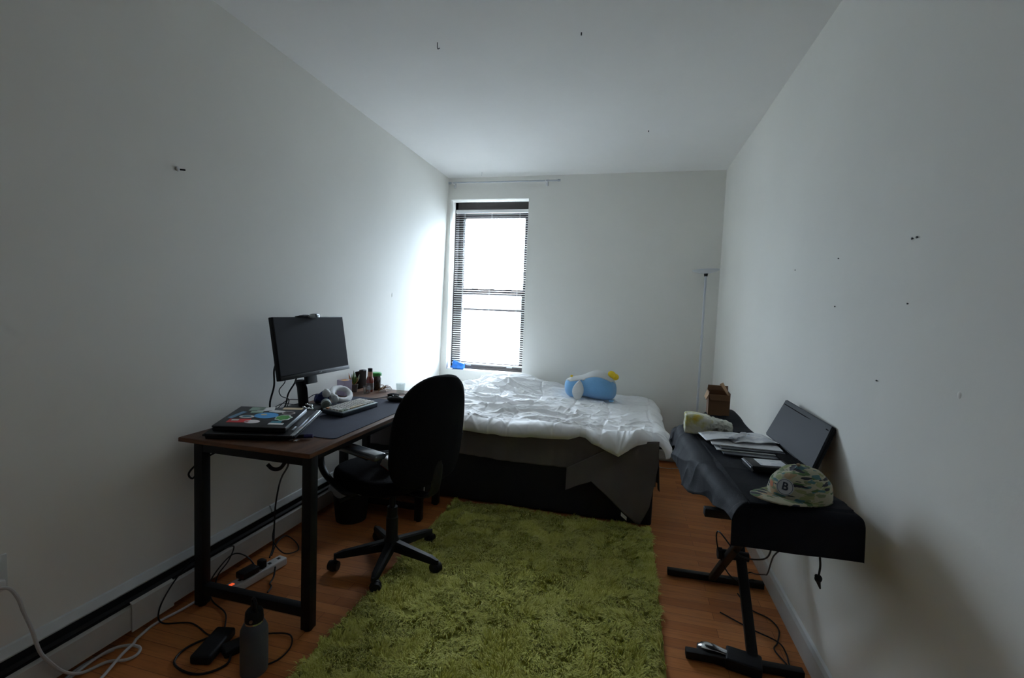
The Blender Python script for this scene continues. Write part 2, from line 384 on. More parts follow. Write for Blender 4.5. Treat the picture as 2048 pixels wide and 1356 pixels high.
# ------------------------------------------------------------------ floor lamp
t = thing('floor_lamp', 'tall white torchiere floor lamp in the far right corner', 'lamp', (.60, 4.22, 0))
M_lampw = mat('lamp_white_enamel', (.60, .62, .66), .35, var=.03)
bm = B(); lathe(bm, [(0, 0), (.115, 0), (.12, .008), (.118, .016), (.03, .026), (.012, .04), (0, .04)], (.615, 4.26, 0)); obj('base', bm, M_lampw, t)
bm = B(); rod(bm, (.615, 4.26, .03), (.613, 4.258, 1.685), .0095); obj('pole', bm, M_lampw, t)
for z_ in (.62, 1.15):
    bm = B(); rod(bm, (.613, 4.258, z_), (.613, 4.258, z_+.02), .0125); obj('joint_ring', bm, M_lampw, t)
bm = B(); lathe(bm, [(0, 0), (.014, 0), (.016, .02), (.02, .03), (0, .03)], (.613, 4.258, 1.672)); obj('switch', bm, M_metal_b, t, label='dark knob under the shade')
bm = B(); lathe(bm, [(.012, 0), (.06, .006), (.104, .022), (.109, .032), (.106, .034), (.058, .012), (.012, .006)], (.613, 4.258, 1.695), M=Matrix.Rotation(-.06, 4, 'Y')); obj('lamp_shade', bm, M_lampw, t)
bm = B(); tube(bm, spline([(.50, 4.24, .004), (.42, 4.20, .004), (.33, 4.21, .004), (.25, 4.28, .004)], 8), .003, 6); obj('power_cord', bm, M_cordw, t)
# ------------------------------------------------------------------ rug
RX0, RX1, RY0, RY1 = -1.085, .205, .95, 2.93
M_rug = bpy.data.materials.new('green_shag'); M_rug.use_nodes = True
nt = M_rug.node_tree; p = nt.nodes['Principled BSDF']
at = nt.nodes.new('ShaderNodeAttribute'); at.attribute_name = 'tint'
nt.links.new(ramp(nt, at.outputs['Fac'], [(0, (.50, .49, .08)), (.5, (.66, .65, .14)), (1, (.80, .77, .26))]), p.inputs['Base Color'])
p.inputs['Roughness'].default_value = .8; p.inputs['Specular IOR Level'].default_value = .2; p.inputs['Sheen Weight'].default_value = .3
t = thing('shag_rug', 'lime green shag rug on the wooden floor between desk and keyboard stand', 'rug', ((RX0+RX1)/2, (RY0+RY1)/2, 0))
def rug_outline():
    pts = []; r = .05
    for cx, cy, a0 in ((RX1-r, RY1-r, 0), (RX0+r, RY1-r, 90), (RX0+r, RY0+r, 180), (RX1-r, RY0+r, 270)):
        for k in range(7): a = math.radians(a0+15*k); pts.append((cx+r*math.cos(a), cy+r*math.sin(a)))
    return pts
bm = B(); prism(bm, rug_outline(), (0, 0, 0.001), (1, 0, 0), (0, 1, 0), (0, 0, 1), .009)
obj('backing', bm, mat('rug_backing', (.36, .36, .07), .9), t, smooth=False)
def pile(par):
    Nt = 15500; PER = 9
    cx_ = rng.uniform(RX0+.004, RX1-.004, Nt); cy_ = rng.uniform(RY0+.004, RY1-.004, Nt)
    # thin out the rounded corners
    tuft = np.repeat(np.arange(Nt), PER); N = Nt*PER
    ang0 = vnoise(cx_*11, cy_*11, 3)*2.8+vnoise(cx_*3.5, cy_*3.5, 4)*1.6 - 1.2
    ang = ang0[tuft]+rng.normal(0, .55, N)
    bx = cx_[tuft]+rng.normal(0, .004, N); by = cy_[tuft]+rng.normal(0, .004, N)
    ln = (.034+.010*vnoise(cx_*14, cy_*14, 5)[tuft])*rng.uniform(.75, 1.15, N)
    lean = rng.uniform(.35, 1.15, N)+.12*vnoise(cx_*7, cy_*7, 8)[tuft]
    dx, dy = np.cos(ang), np.sin(ang); sx, sy = -dy, dx
    w = rng.uniform(.0011, .0020, N)
    verts = np.zeros((N, 7, 3))
    for k, (s, wk) in enumerate(((0, 1), (.38, 1.05), (.72, .8))):
        bend = lean*(s**1.6); hx = bx+dx*ln*bend*.9; hy = by+dy*ln*bend*.9; hz = .009+ln*s*np.clip(1.1-.55*bend, .3, 1)
        verts[:, 2*k] = np.stack([hx-sx*w*wk, hy-sy*w*wk, hz], 1); verts[:, 2*k+1] = np.stack([hx+sx*w*wk, hy+sy*w*wk, hz], 1)
    verts[:, 6] = np.stack([bx+dx*ln*lean*.9, by+dy*ln*lean*.9, .009+ln*np.clip(1.05-.62*lean, .22, 1)], 1)
    V = verts.reshape(-1, 3)-np.array(ROOT[par])
    base = (np.arange(N)*7)[:, None]
    q = np.concatenate([base+np.array([[0, 1, 3, 2]]), base+np.array([[2, 3, 5, 4]])], 1).reshape(-1, 4)
    tr = base+np.array([[4, 5, 6]])
    me = bpy.data.meshes.new('pile')
    nl = q.size+tr.size; npoly = len(q)+len(tr)
    me.vertices.add(len(V)); me.vertices.foreach_set('co', V.ravel().astype(np.float32))
    me.loops.add(nl); me.loops.foreach_set('vertex_index', np.concatenate([q.ravel(), tr.ravel()]).astype(np.int32))
    me.polygons.add(npoly)
    ls = np.concatenate([np.arange(len(q))*4, q.size+np.arange(len(tr))*3]).astype(np.int32)
    me.polygons.foreach_set('loop_start', ls)
    me.update(calc_edges=True); me.validate()
    tint = np.clip(.5+.25*vnoise(cx_*26, cy_*26, 9)[tuft]+rng.normal(0, .18, N), 0, 1)
    a = me.attributes.new('tint', 'FLOAT', 'POINT'); a.data.foreach_set('value', np.repeat(tint, 7).astype(np.float32))
    me.materials.append(M_rug)
    o = bpy.data.objects.new('pile', me); COL.objects.link(o); o.parent = par; o['kind'] = 'stuff'; ROOT[o] = ROOT[par]
pile(t)

# ------------------------------------------------------------------ desk
DX0, DX1, DY0, DY1, DZ = -1.81, -1.172, 1.54, 2.94, .737
t = thing('computer_desk', 'rustic brown desk with black square steel legs along the left wall', 'desk', (-1.49, 2.24, 0))
bm = B(); box(bm, (DX0, DY0, DZ-.018), (DX1, DY1, DZ), .002); top = obj('tabletop', bm, M_desk, t)
bm = B()
box(bm, (DX0, DY0-.001, DZ-.018), (DX1, DY0, DZ-.002)); box(bm, (DX1, DY0, DZ-.018), (DX1+.001, DY1, DZ-.002))
obj('edge_band', bm, M_deskedge, top, smooth=False)
LW = .021
legs = [(-1.195, 1.575), (-1.725, 1.575), (-1.195, 2.862), (-1.725, 2.862), (-1.195, 2.60), (-1.725, 2.60)]
for x, y in legs:
    bm = B(); box(bm, (x-LW, y-LW, .006), (x+LW, y+LW, DZ-.018), .002); lg = obj('leg', bm, M_metal_b, t)
    bm = B(); rod(bm, (x, y, 0), (x, y, .008), .017); obj('foot', bm, M_plastic_b, lg)
def bar(a, b, h=.02, w=.018, nm='crossbar'):
    bm = B(); lo = [min(a[i], b[i]) for i in range(3)]; hi = [max(a[i], b[i]) for i in range(3)]
    for i in range(3):
        if hi[i]-lo[i] < .01: lo[i] -= (h if i == 2 else w); hi[i] += (h if i == 2 else w)
    box(bm, lo, hi, .002); obj(nm, bm, M_metal_b, t)
bar((-1.704, 1.575, .078), (-1.216, 1.575, .078)); bar((-1.704, 1.575, .70), (-1.216, 1.575, .70))
bar((-1.704, 2.862, .092), (-1.216, 2.862, .092)); bar((-1.704, 2.60, .092), (-1.216, 2.60, .092))
bar((-1.725, 1.60, .70), (-1.725, 2.84, .70)); bar((-1.195, 1.60, .707), (-1.195, 2.84, .707), .010); bar((-1.704, 2.24, .70), (-1.216, 2.24, .70))
bm = B(); box(bm, (-1.73, 2.585, .112), (-1.19, 2.875, .128), .002); obj('shelf', bm, M_desk, t)
bm = B(); tube(bm, spline([(-1.32, 1.60, .70), (-1.335, 1.60, .665), (-1.355, 1.595, .64), (-1.385, 1.59, .637), (-1.405, 1.585, .655)], 6), .008, 8)
obj('headset_hook', bm, M_plastic_b, t)
# small dark crate on the low shelf with a white sticker
t = thing('storage_crate', 'black storage crate with a white sticker on the low desk shelf', 'crate', (-1.33, 2.75, .128))
bm = B(); box(bm, (-1.45, 2.63, .129), (-1.205, 2.83, .26), .008); obj('body', bm, M_plastic_b, t)
bm = B(); box(bm, (-1.2052, 2.64, .135), (-1.204, 2.70, .185)); obj('sticker', bm, M_white, t, smooth=False, label='white rectangular sticker')
bm = B(); box(bm, (-1.46, 2.622, .252), (-1.198, 2.838, .266), .004); obj('rim', bm, M_plastic_b, t)

# desk mat
bm = B(); pts = []
x0, x1, y0, y1, r = -1.665, -1.205, 1.745, 2.60, .022
for cx, cy, a0 in ((x1-r, y1-r, 0), (x0+r, y1-r, 90), (x0+r, y0+r, 180), (x1-r, y0+r, 270)):
    for k in range(7): a = math.radians(a0+15*k); pts.append((cx+r*math.cos(a), cy+r*math.sin(a)))
prism(bm, pts, (0, 0, DZ+.0002), (1, 0, 0), (0, 1, 0), (0, 0, 1), .003)
tag(obj('desk_mat', bm, M_mat, smooth=False), 'large dark grey blue desk mat on the brown desk under the keyboard', 'desk mat')
ZM = DZ+.0034

# ------------------------------------------------------------------ office chair
CX, CY, AL = -1.12, 2.12, math.radians(20)
cf = Vector((-math.cos(AL), math.sin(AL), 0)); cs = Vector((math.sin(AL), math.cos(AL), 0))   # forward, far side
def CH(u, v, z): return Vector((CX, CY, 0))+cf*u+cs*v+Vector((0, 0, z))
t = thing('office_chair', 'black fabric office chair on castors pushed up to the brown desk', 'chair', (CX, CY, 0))
for i, ad in enumerate((211, 281, 352, 66, 137)):
    a = math.radians(ad); d = Vector((math.cos(a), math.sin(a), 0)); c = Vector((CX, CY, 0)); sd = Vector((-d.y, d.x, 0))
    bm = B(); rings = []
    for k in range(9):
        s = k/8; rr = .025+.245*s; zt = .128-.040*s; h = .050-.022*s; w = .024-.007*s
        if k == 8: zt -= .006; h -= .008; w -= .005
        rings.append([bm.verts.new(c+d*rr+sd*x+Vector((0, 0, z))) for x, z in ((-w, zt-h), (w, zt-h), (w*.95, zt-.008), (w*.6, zt), (-w*.6, zt), (-w*.95, zt-.008))])
    for A_, C_ in zip(rings, rings[1:]):
        for k in range(6): bm.faces.new((A_[k], A_[(k+1) % 6], C_[(k+1) % 6], C_[k]))
    bm.faces.new(rings[0][::-1]); bm.faces.new(rings[-1]); bmesh.ops.recalc_face_normals(bm, faces=bm.faces)
    leg = obj('leg', bm, M_plastic_b, t)
    zz = .012 if ad in (281, 352, 66) else 0
    wc = c+d*.272; bm = B(); ta = a+1.1+i*.8; td = Vector((math.cos(ta), math.sin(ta), 0)); ts = Vector((-td.y, td.x, 0))
    rod(bm, wc+Vector((0, 0, .05)), wc+Vector((0, 0, .082)), .007, seg=10)
    for s_ in (-1, 1):
        q = wc+td*.012+Vector((0, 0, .027+zz)); rod(bm, q+ts*s_*.006, q+ts*s_*.024, .026, .0225, seg=20)
    # hood over the twin wheels
    q = wc+td*.012+Vector((0, 0, .027+zz)); rod(bm, q-ts*.0055, q+ts*.0055, .0275, seg=20)
    obj('castor', bm, M_plastic_b, leg)
bm = B(); lathe(bm, [(0, .075), (.036, .075), (.043, .09), (.043, .118), (.034, .135), (.030, .15), (.030, .245), (.026, .25), (.026, .30), (.0155, .302), (.0155, .42), (0, .42)], (CX, CY, 0)); obj('gas_lift', bm, M_plastic_b, t)
bm = B(); Mch = frame_M(CH(0, 0, 0), cf, -cs)
box(bm, (-.12, -.08, .405), (.13, .08, .435), .01, M=Mch)
obj('seat_mechanism', bm, M_metal_b, t)
bm = B(); tube(bm, spline([CH(.04, -.06, .415), CH(.05, -.16, .41), CH(.055, -.23, .405)], 5), .005, 8); rod(bm, CH(.055, -.22, .405), CH(.057, -.275, .402), .009); obj('lever', bm, M_plastic_b, t)
# seat cushion: superellipse plan, domed
def cushion(bm, M, a, b, th, n=3.2, dome=.012, rim=.022, taper=0.0, N=48, rings=9):
    prev = None; P = []
    prof = []
    for k in range(rings): s = k/(rings-1)*PI; prof.append((1-(1-abs(math.sin(s))**.45)*rim/min(a, b)*1.6, -math.cos(s)*th/2))
    rows = []
    for sc, z in prof:
        row = []
        for i in range(N):
            th_ = 2*PI*i/N; cc, ss = math.cos(th_), math.sin(th_)
            x = a*sc*math.copysign(abs(cc)**(2/n), cc); y = b*sc*math.copysign(abs(ss)**(2/n), ss)
            y *= 1-taper*(x/a)
            row.append(bm.verts.new(M @ Vector((x, y, z))))
        rows.append(row)
    for A_, C_ in zip(rows, rows[1:]):
        for k in range(N): bm.faces.new((A_[k], A_[(k+1) % N], C_[(k+1) % N], C_[k]))
    for row, zz, flip in ((rows[0], -1, True), (rows[-1], 1, False)):
        inner = row
        for sc in (.85, .6, .3):
            nr = []
            for i in range(N):
                p = M.inverted() @ row[i].co; nr.append(bm.verts.new(M @ Vector((p.x*sc, p.y*sc, p.z+zz*dome*(1-sc*sc)))))
            for k in range(N):
                f = (inner[k], inner[(k+1) % N], nr[(k+1) % N], nr[k]); bm.faces.new(f)
            inner = nr
        bm.faces.new(inner)
    bmesh.ops.recalc_face_normals(bm, faces=bm.faces)
bm = B(); cushion(bm, frame_M(CH(.03, 0, .475), cf, cs), .235, .245, .075, 3); obj('seat', bm, M_fabric_b, t, angle=80)
# backrest: tall, round topped, slightly curved shell
bm = B(); NB = 56
def backpt(sx, sz, front):
    # outline in (v, z)
    zc = .715; hh = .285
    v = sx; z = sz
    lean = .10*(z-.42)+.03
    curve = .10*(v/.225)**2*.5
    return CH(-.235-lean+curve+(.04 if front else -.028), v, z)
out = []
for i in range(NB):
    a = 2*PI*i/NB; c_, s_ = math.cos(a), math.sin(a)
    nn = 2.7 if s_ > 0 else 4.6
    v = .228*math.copysign(abs(c_)**(2/nn), c_); z = .70+(.312 if s_ > 0 else .212)*math.copysign(abs(s_)**(2/nn), s_)
    v *= 1-.10*max(0, (.64-z)/.2)
    out.append((v, z))
loops = []
for (sc, front, dep) in [(.15, 0, -.004), (.55, 0, -.003), (.86, 0, 0), (.965, 0, .012), (1.0, 0, .030), (1.0, 0, .045), (.97, 1, -.006), (.88, 1, .006), (.6, 1, .012), (.15, 1, .014)]:
    row = []
    for v, z in out:
        vv = v*sc; zz = .70+(z-.70)*sc; row.append(bm.verts.new(backpt(vv, zz, front)+cf*dep))
    loops.append(row)
for A_, C_ in zip(loops, loops[1:]):
    for k in range(NB): bm.faces.new((A_[k], A_[(k+1) % NB], C_[(k+1) % NB], C_[k]))
bm.faces.new(loops[0]); bm.faces.new(loops[-1]); bmesh.ops.recalc_face_normals(bm, faces=bm.faces)
obj('backrest', bm, M_fabric_b, t, angle=80)
bm = B(); tube(bm, spline([CH(-.06, 0, .42), CH(-.20, 0, .415), CH(-.275, 0, .44), CH(-.30, 0, .52), CH(-.305, 0, .62)], 6), .03, 10, flat=(1.1, .35)); obj('back_bracket', bm, M_metal_b, t)
for s_ in (-1, 1):
    bm = B(); v = .262*s_
    pts = [CH(.02, .15*s_, .432), CH(.03, .24*s_, .435), CH(.08, v, .455), CH(.19, v, .50), CH(.225, v, .56), CH(.195, v, .62), CH(.11, v, .650), CH(-.02, v, .653), CH(-.13, v, .648)]
    tube(bm, spline(pts, 7), .021, 10, flat=(1.0, .6)); ar = obj('armrest', bm, M_plastic_b, t)
    bm = B(); box(bm, (-.21, v-.034, .648), (.06, v+.034, .677), .012, 3, M=Mch); obj('arm_pad', bm, mat('arm_pad_black', (.045, .055, .07), .25, spec=.9, coat=.3), ar)
# things on the seat
bm = B(); c = CH(.02, .02, .545)
ball(bm, c, (.075, .05, .022), 20, 12)
for v in bm.verts: v.co += Vector((0, 0, 1))*.012*mnoise.noise(v.co*40)+Vector((1, 0, 0))*.01*mnoise.noise(v.co*35)
tag(obj('plastic_bag', bm, mat('grey_clear_plastic', (.12, .125, .13), .35)), 'small crumpled grey plastic bag on the black office chair seat', 'bag')
bm = B(); box(bm, (-.03, -.02, 0), (.03, .02, .05), .006, M=Matrix.Translation(CH(-.03, -.075, .53)) @ Matrix.Rotation(.5, 4, 'Y'))
pk = tag(obj('snack_packet', bm, [mat('packet_white', (.5, .48, .45), .4), mat('packet_red', (.4, .015, .015), .4)]), 'small white and red packet on the office chair seat', 'packet')
for f in pk.data.polygons:
    if (f.center.z) < .02: f.material_index = 1

# ------------------------------------------------------------------ monitor
t = thing('computer_monitor', 'black flat computer monitor on a stand on the desk', 'monitor', (-1.72, 2.17, DZ))
tl = Vector((-1.655, 1.893, 1.247)); trr = Vector((-1.643, 2.44, 1.247)); bl = Vector((-1.603, 1.9, .941))
u = (trr-tl).normalized(); w_ = (bl-tl).normalized(); nrm = w_.cross(u).normalized()   # faces +x
if nrm.x < 0: nrm = -nrm
w_ = (w_-u*w_.dot(u)).normalized(); SW, SH = .548, .312
MM = Matrix((( u.x, -w_.x, nrm.x, 0), (u.y, -w_.y, nrm.y, 0), (u.z, -w_.z, nrm.z, 0), (0, 0, 0, 1)))
MM = Matrix.Translation(tl+u*SW/2+w_*SH/2) @ MM
bm = B(); box(bm, (-SW/2, -SH/2, -.028), (SW/2, SH/2, -.002), .004, M=MM); box(bm, (-.16, -.12, -.05), (.16, .10, -.026), .01, M=MM); obj('housing', bm, M_plastic_b, t)
bm = B(); box(bm, (-SW/2+.004, -SH/2+.024, -.003), (SW/2-.004, SH/2-.004, -.0008), M=MM); obj('screen', bm, M_screen, t, smooth=False)
bm = B(); box(bm, (-SW/2, -SH/2, -.003), (SW/2, -SH/2+.021, .001), .001, M=MM); chin = obj('chin', bm, M_plastic_b, t)
def text(s, M, size, m, parent, name='lettering', ext=.0004, bold=0):
    cu = bpy.data.curves.new(name, 'FONT'); cu.body = s; cu.size = size; cu.align_x = 'CENTER'; cu.align_y = 'CENTER'; cu.extrude = ext; cu.offset = bold
    o = bpy.data.objects.new('tmp', cu); COL.objects.link(o); bpy.context.view_layer.update()
    me = bpy.data.meshes.new_from_object(o); bpy.data.objects.remove(o)
    bmx = B(); bmx.from_mesh(me); bmx.transform(M); return obj(name, bmx, m, parent, smooth=False)
text('AOC', MM @ Matrix.Translation((0.012, -SH/2+.011, .0014)), .013, M_silver, chin)
bm = B(); box(bm, (-.045, -.20, -.062), (.035, .02, -.04), .004, M=MM)
obj('stand_neck', bm, M_plastic_b, t)
bm = B()
tube(bm, [Vector((-1.705, 2.150, .90)), Vector((-1.70, 2.165, .86)), Vector((-1.715, 2.20, .745))], .03, 12, flat=(.42, 1.1)); obj('stand_column', bm, M_plastic_b, t)
bm = B(); box(bm, (-1.80, 2.09, DZ), (-1.60, 2.30, DZ+.012), .004); obj('stand_base', bm, M_plastic_b, t)
t2 = thing('webcam', 'small webcam with a pale rim clipped on top of the black monitor', 'webcam', tuple(MM @ Vector((0, SH/2, 0))))
WM = MM @ Matrix.Translation((.015, SH/2+.002, .012)) @ Matrix.Rotation(.25, 4, 'Y')
bm = B(); box(bm, (-.033, -.012, -.02), (.033, .012, .016), .009, 3, M=WM); obj('body', bm, mat('webcam_pale', (.3, .33, .34), .4), t2)
bm = B(); box(bm, (-.027, -.009, .014), (.027, .009, .019), .004, M=WM); f_ = obj('face', bm, mat('webcam_dark', (.012, .03, .032), .25), t2)
bm = B(); lathe(bm, [(0, 0), (.006, 0), (.006, .003), (0, .003)], WM @ Vector((0, 0, .018)), 16, M=WM); obj('lens', bm, M_clearg, f_)
bm = B(); box(bm, (-.075, .0005, -.03), (.0, .006, .004), .002, M=MM @ Matrix.Translation((-.015, SH/2, 0))); box(bm, (-.06, .004, -.03), (-.015, .011, .0), .003, M=MM @ Matrix.Translation((.0, SH/2, 0))); obj('clip', bm, M_plastic_b, t2)

# cables behind the monitor and under the desk
def cord(name, pts, r, lab, m=None, n=8, closed=False, cat='cable', group=None):
    bm = B(); tube(bm, spline(pts, n, closed), r, 7, closed=closed); return tag(obj(name, bm, m or M_plastic_b), lab, cat, group)
cord('display_cable', [(-1.72, 1.99, 1.0), (-1.755, 2.02, .96), (-1.78, 2.05, .88), (-1.79, 2.035, .80), (-1.78, 2.02, .745), (-1.765, 1.97, .7405)], .0048, 'thick black cable hanging from the left rear of the monitor to the desk')
cord('thin_cable', [(-1.72, 2.03, .98), (-1.76, 2.09, .93), (-1.78, 2.13, .89), (-1.79, 2.10, .85), (-1.785, 2.11, .815), (-1.78, 2.16, .79), (-1.78, 2.15, .755), (-1.77, 2.12, .7395)], .0025, 'thin wavy black cable hanging behind the monitor bottom edge', group='thin cables behind the monitor')
cord('power_cable', [(-1.73, 2.16, .93), (-1.765, 2.19, .88), (-1.79, 2.17, .82), (-1.785, 2.145, .765), (-1.77, 2.10, .741), (-1.73, 2.03, .741)], .0045, 'black cable arching from the monitor stand neck to the desk')
cord('thin_cable', [(-1.79, 2.08, .741), (-1.79, 2.11, .765), (-1.785, 2.16, .785), (-1.77, 2.21, .78), (-1.76, 2.27, .77), (-1.74, 2.33, .792), (-1.70, 2.35, .785), (-1.665, 2.32, .758), (-1.66, 2.27, .7435)], .0022, 'thin black cable looping over the blue cloth beside the monitor stand', group='thin cables behind the monitor')
cord('thin_cable', [(-1.78, 2.02, .741), (-1.785, 2.06, .762), (-1.78, 2.12, .775), (-1.77, 2.17, .76), (-1.75, 2.2, .753)], .0022, 'thin black cable curling on the desk behind the sticker laptop', group='thin cables behind the monitor')
cord('desk_cable', [(-1.60, 1.62, .69), (-1.66, 1.67, .665), (-1.74, 1.66, .645), (-1.775, 1.60, .61), (-1.785, 1.565, .575), (-1.78, 1.58, .55), (-1.775, 1.61, .59), (-1.765, 1.66, .70)], .004, 'black cable hanging in a loop under the near left corner of the desk', group='black cables hanging below the desk')
cord('desk_cable', [(-1.5, 1.62, .695), (-1.60, 1.68, .668), (-1.70, 1.69, .66), (-1.775, 1.64, .645)], .003, 'thinner black cable strung under the near edge of the desk', group='black cables hanging below the desk')
cord('desk_cable', [(-1.38, 1.66, .70), (-1.40, 1.70, .62), (-1.60, 1.90, .47), (-1.72, 2.02, .36), (-1.765, 2.05, .24), (-1.755, 2.03, .13), (-1.70, 1.96, .07), (-1.655, 1.885, .060)], .0042, 'black cable dropping from the desk underside to the white power strip', group='black cables hanging below the desk')
cord('loop_cable', [(-1.665, 1.91, .055), (-1.71, 2.0, .07), (-1.74, 2.10, .055), (-1.70, 2.13, .010), (-1.64, 2.07, .006), (-1.655, 1.985, .03), (-1.70, 1.96, .10), (-1.72, 1.99, .16)], .003, 'small black cable loop behind the power strip', group='thin black cables around the power strip')
cord('loop_cable', [(-1.765, 1.63, .205), (-1.768, 1.545, .19), (-1.78, 1.47, .12), (-1.785, 1.43, .05), (-1.76, 1.425, .008), (-1.66, 1.46, .006), (-1.55, 1.43, .006), (-1.50, 1.40, .03)], .003, 'thin black cable bowing from the heater down to the floor near the desk leg', group='thin black cables around the power strip')
cord('loop_cable', [(-1.76, 1.72, .17), (-1.765, 1.78, .15), (-1.76, 1.745, .10), (-1.775, 1.70, .05), (-1.75, 1.66, .008)], .003, 'short black cable curling against the heater left of the power strip', group='thin black cables around the power strip')
cord('loop_cable', [(-1.66, 1.80, .06), (-1.71, 1.80, .10), (-1.755, 1.77, .12), (-1.77, 1.71, .09), (-1.78, 1.66, .03), (-1.70, 1.60, .006), (-1.58, 1.55, .006), (-1.50, 1.47, .006), (-1.44, 1.43, .03)], .003, 'black cable from the plug on the power strip to the power brick', group='thin black cables around the power strip')
cord('adapter_cable', [(-1.50, 1.43, .012), (-1.55, 1.35, .006), (-1.53, 1.28, .006), (-1.45, 1.255, .006), (-1.38, 1.27, .006), (-1.345, 1.33, .006), (-1.38, 1.38, .02)], .0042, 'thick black cable coiled around the power brick on the floor', group='cables coiled by the power brick')
cord('adapter_cable', [(-1.36, 1.44, .02), (-1.32, 1.50, .006), (-1.24, 1.52, .006), (-1.19, 1.47, .006), (-1.185, 1.40, .006), (-1.22, 1.35, .006)], .003, 'thin black cable curving on the floor right of the grey water bottle', group='cables coiled by the power brick')
# headphone jack lead
cord('charging_cable', [(-1.60, 1.86, .035), (-1.575, 1.82, .012), (-1.56, 1.78, .006), (-1.535, 1.76, .006), (-1.52, 1.72, .006)], .004, 'short dark cable end lying in front of the power strip')

# power strip
PM = frame_M((-1.655, 1.795, 0), (Vector((-1.612, 1.925, 0))-Vector((-1.70, 1.665, 0))), (0, 1, 0))
d_ = Vector((-1.63, 1.92, 0))-Vector((-1.67, 1.66, 0)); PM = frame_M((-1.652, 1.797, 0), d_, Vector((-d_.y, d_.x, 0)))
t = thing('power_strip', 'white power strip with glowing orange switch on the floor under the desk', 'power strip', (-1.652, 1.797, 0))
bm = B(); box(bm, (-.155, -.027, 0), (.155, .027, .04), .008, 3, M=PM); obj('body', bm, M_white, t)
mg = bpy.data.materials.new('glowing_switch'); mg.use_nodes = True; nt = mg.node_tree; p = nt.nodes['Principled BSDF']
nn = noise_n(nt, texco(nt), 60); nt.links.new(ramp(nt, nn.outputs[0], [(.3, (.9, .08, .02)), (.7, (1, .16, .05))]), p.inputs['Emission Color'])
p.inputs['Base Color'].default_value = (.5, .03, .01, 1); p.inputs['Emission Strength'].default_value = .8
bm = B(); box(bm, (-.135, -.008, .0395), (-.115, .008, .043), .0015, M=PM); obj('switch', bm, mg, t, label='glowing orange rocker switch')
for k in range(5):
    x = -.085+k*.052; bm = B()
    box(bm, (x-.006, -.008, .0398), (x+.010, .008, .0406), 0, M=PM)
    obj('socket', bm, M_slot, t, smooth=False)
bm = B(); box(bm, (-.085, -.025, .0412), (.0, .03, .072), .006, M=PM); tag(obj('plug_adapter', bm, M_plastic_b), 'black plug adapter in the middle of the white power strip', 'plug')
bm = B(); box(bm, (.015, -.018, .0412), (.045, .018, .082), .006, M=PM); tag(obj('power_plug', bm, M_plastic_b), 'tall black plug at the right side of the white power strip', 'plug')
# power brick and second brick
bm = B(); box(bm, (-.038, -.082, 0), (.038, .082, .036), .01, 3, M=Matrix.Translation((-1.455, 1.375, .0005)) @ rotz(.25)); tag(obj('power_brick', bm, M_plastic_b), 'black power brick on the floor left of the water bottle', 'power brick')
bm = B(); box(bm, (-.03, -.055, 0), (.03, .055, .03), .008, 3, M=Matrix.Translation((-1.37, 1.405, .0005)) @ rotz(-.5)); tag(obj('power_brick', bm, M_plastic_b), 'smaller black adapter between the power brick and the water bottle', 'power brick')

# water bottle
t = thing('water_bottle', 'grey insulated water bottle with black lid on the floor by the desk leg', 'bottle', (-1.235, 1.33, 0))
bc = (-1.235, 1.335, 0)
bm = B(); lathe(bm, [(0, 0), (.042, 0), (.045, .004), (.0455, .14), (.044, .16), (.036, .178), (.030, .185), (0, .185)], bc); obj('body', bm, mat('bottle_grey', (.075, .085, .10), .5, bmp=.3, bscale=900), t)
bm = B(); lathe(bm, [(.0285, .183), (.0305, .184), (.0305, .19), (.0285, .191)], bc); obj('neck_ring', bm, M_chrome, t)
bm = B(); lathe(bm, [(0, .189), (.030, .189), (.031, .195), (.029, .222), (.024, .23), (.011, .232), (.010, .252), (0, .254)], bc); lid = obj('lid', bm, M_plastic_b, t)
bm = B(); tube(bm, spline([Vector(bc)+Vector((.022, -.012, .226)), Vector(bc)+Vector((.012, -.008, .262)), Vector(bc)+Vector((-.012, .008, .262)), Vector(bc)+Vector((-.022, .012, .226))], 6), .005, 8); obj('handle', bm, M_plastic_b, lid)
bm = B(); q = Vector(bc)+Vector((.012, -.027, .203)); rod(bm, q, q+Vector((.0015, -.004, 0)), .006, seg=14); obj('emblem', bm, M_silver, lid, label='small round silver emblem')

# waste bin with plastic liner
t = thing('waste_bin', 'black waste bin with plastic liner under the desk against the left wall', 'bin', (-1.60, 2.50, 0))
bm = B(); lathe(bm, [(0, .003), (.085, .003), (.09, 0), (.115, .225), (.118, .225), (.118, .231), (.110, .231), (.086, .01), (0, .01)], (-1.60, 2.50, 0)); obj('body', bm, M_plastic_b, t)
bm = B(); P = np.zeros((40, 6, 3))
for i in range(40):
    a = 2*PI*i/40; j_ = 1+.05*math.sin(a*7)+.03*math.sin(a*13+1)
    for k, (r_, z_) in enumerate(((.108, .19), (.112, .236), (.120, .243), (.126, .225), (.128*j_, .205), (.131*j_, .19+.012*math.sin(5*a)))): P[i, k] = (-1.60+r_*math.cos(a), 2.50+r_*math.sin(a), z_)
gridmesh(bm, P, closed_u=True); obj('liner', bm, mat('bin_liner', (.30, .31, .33), .35), t, label='translucent white plastic liner')

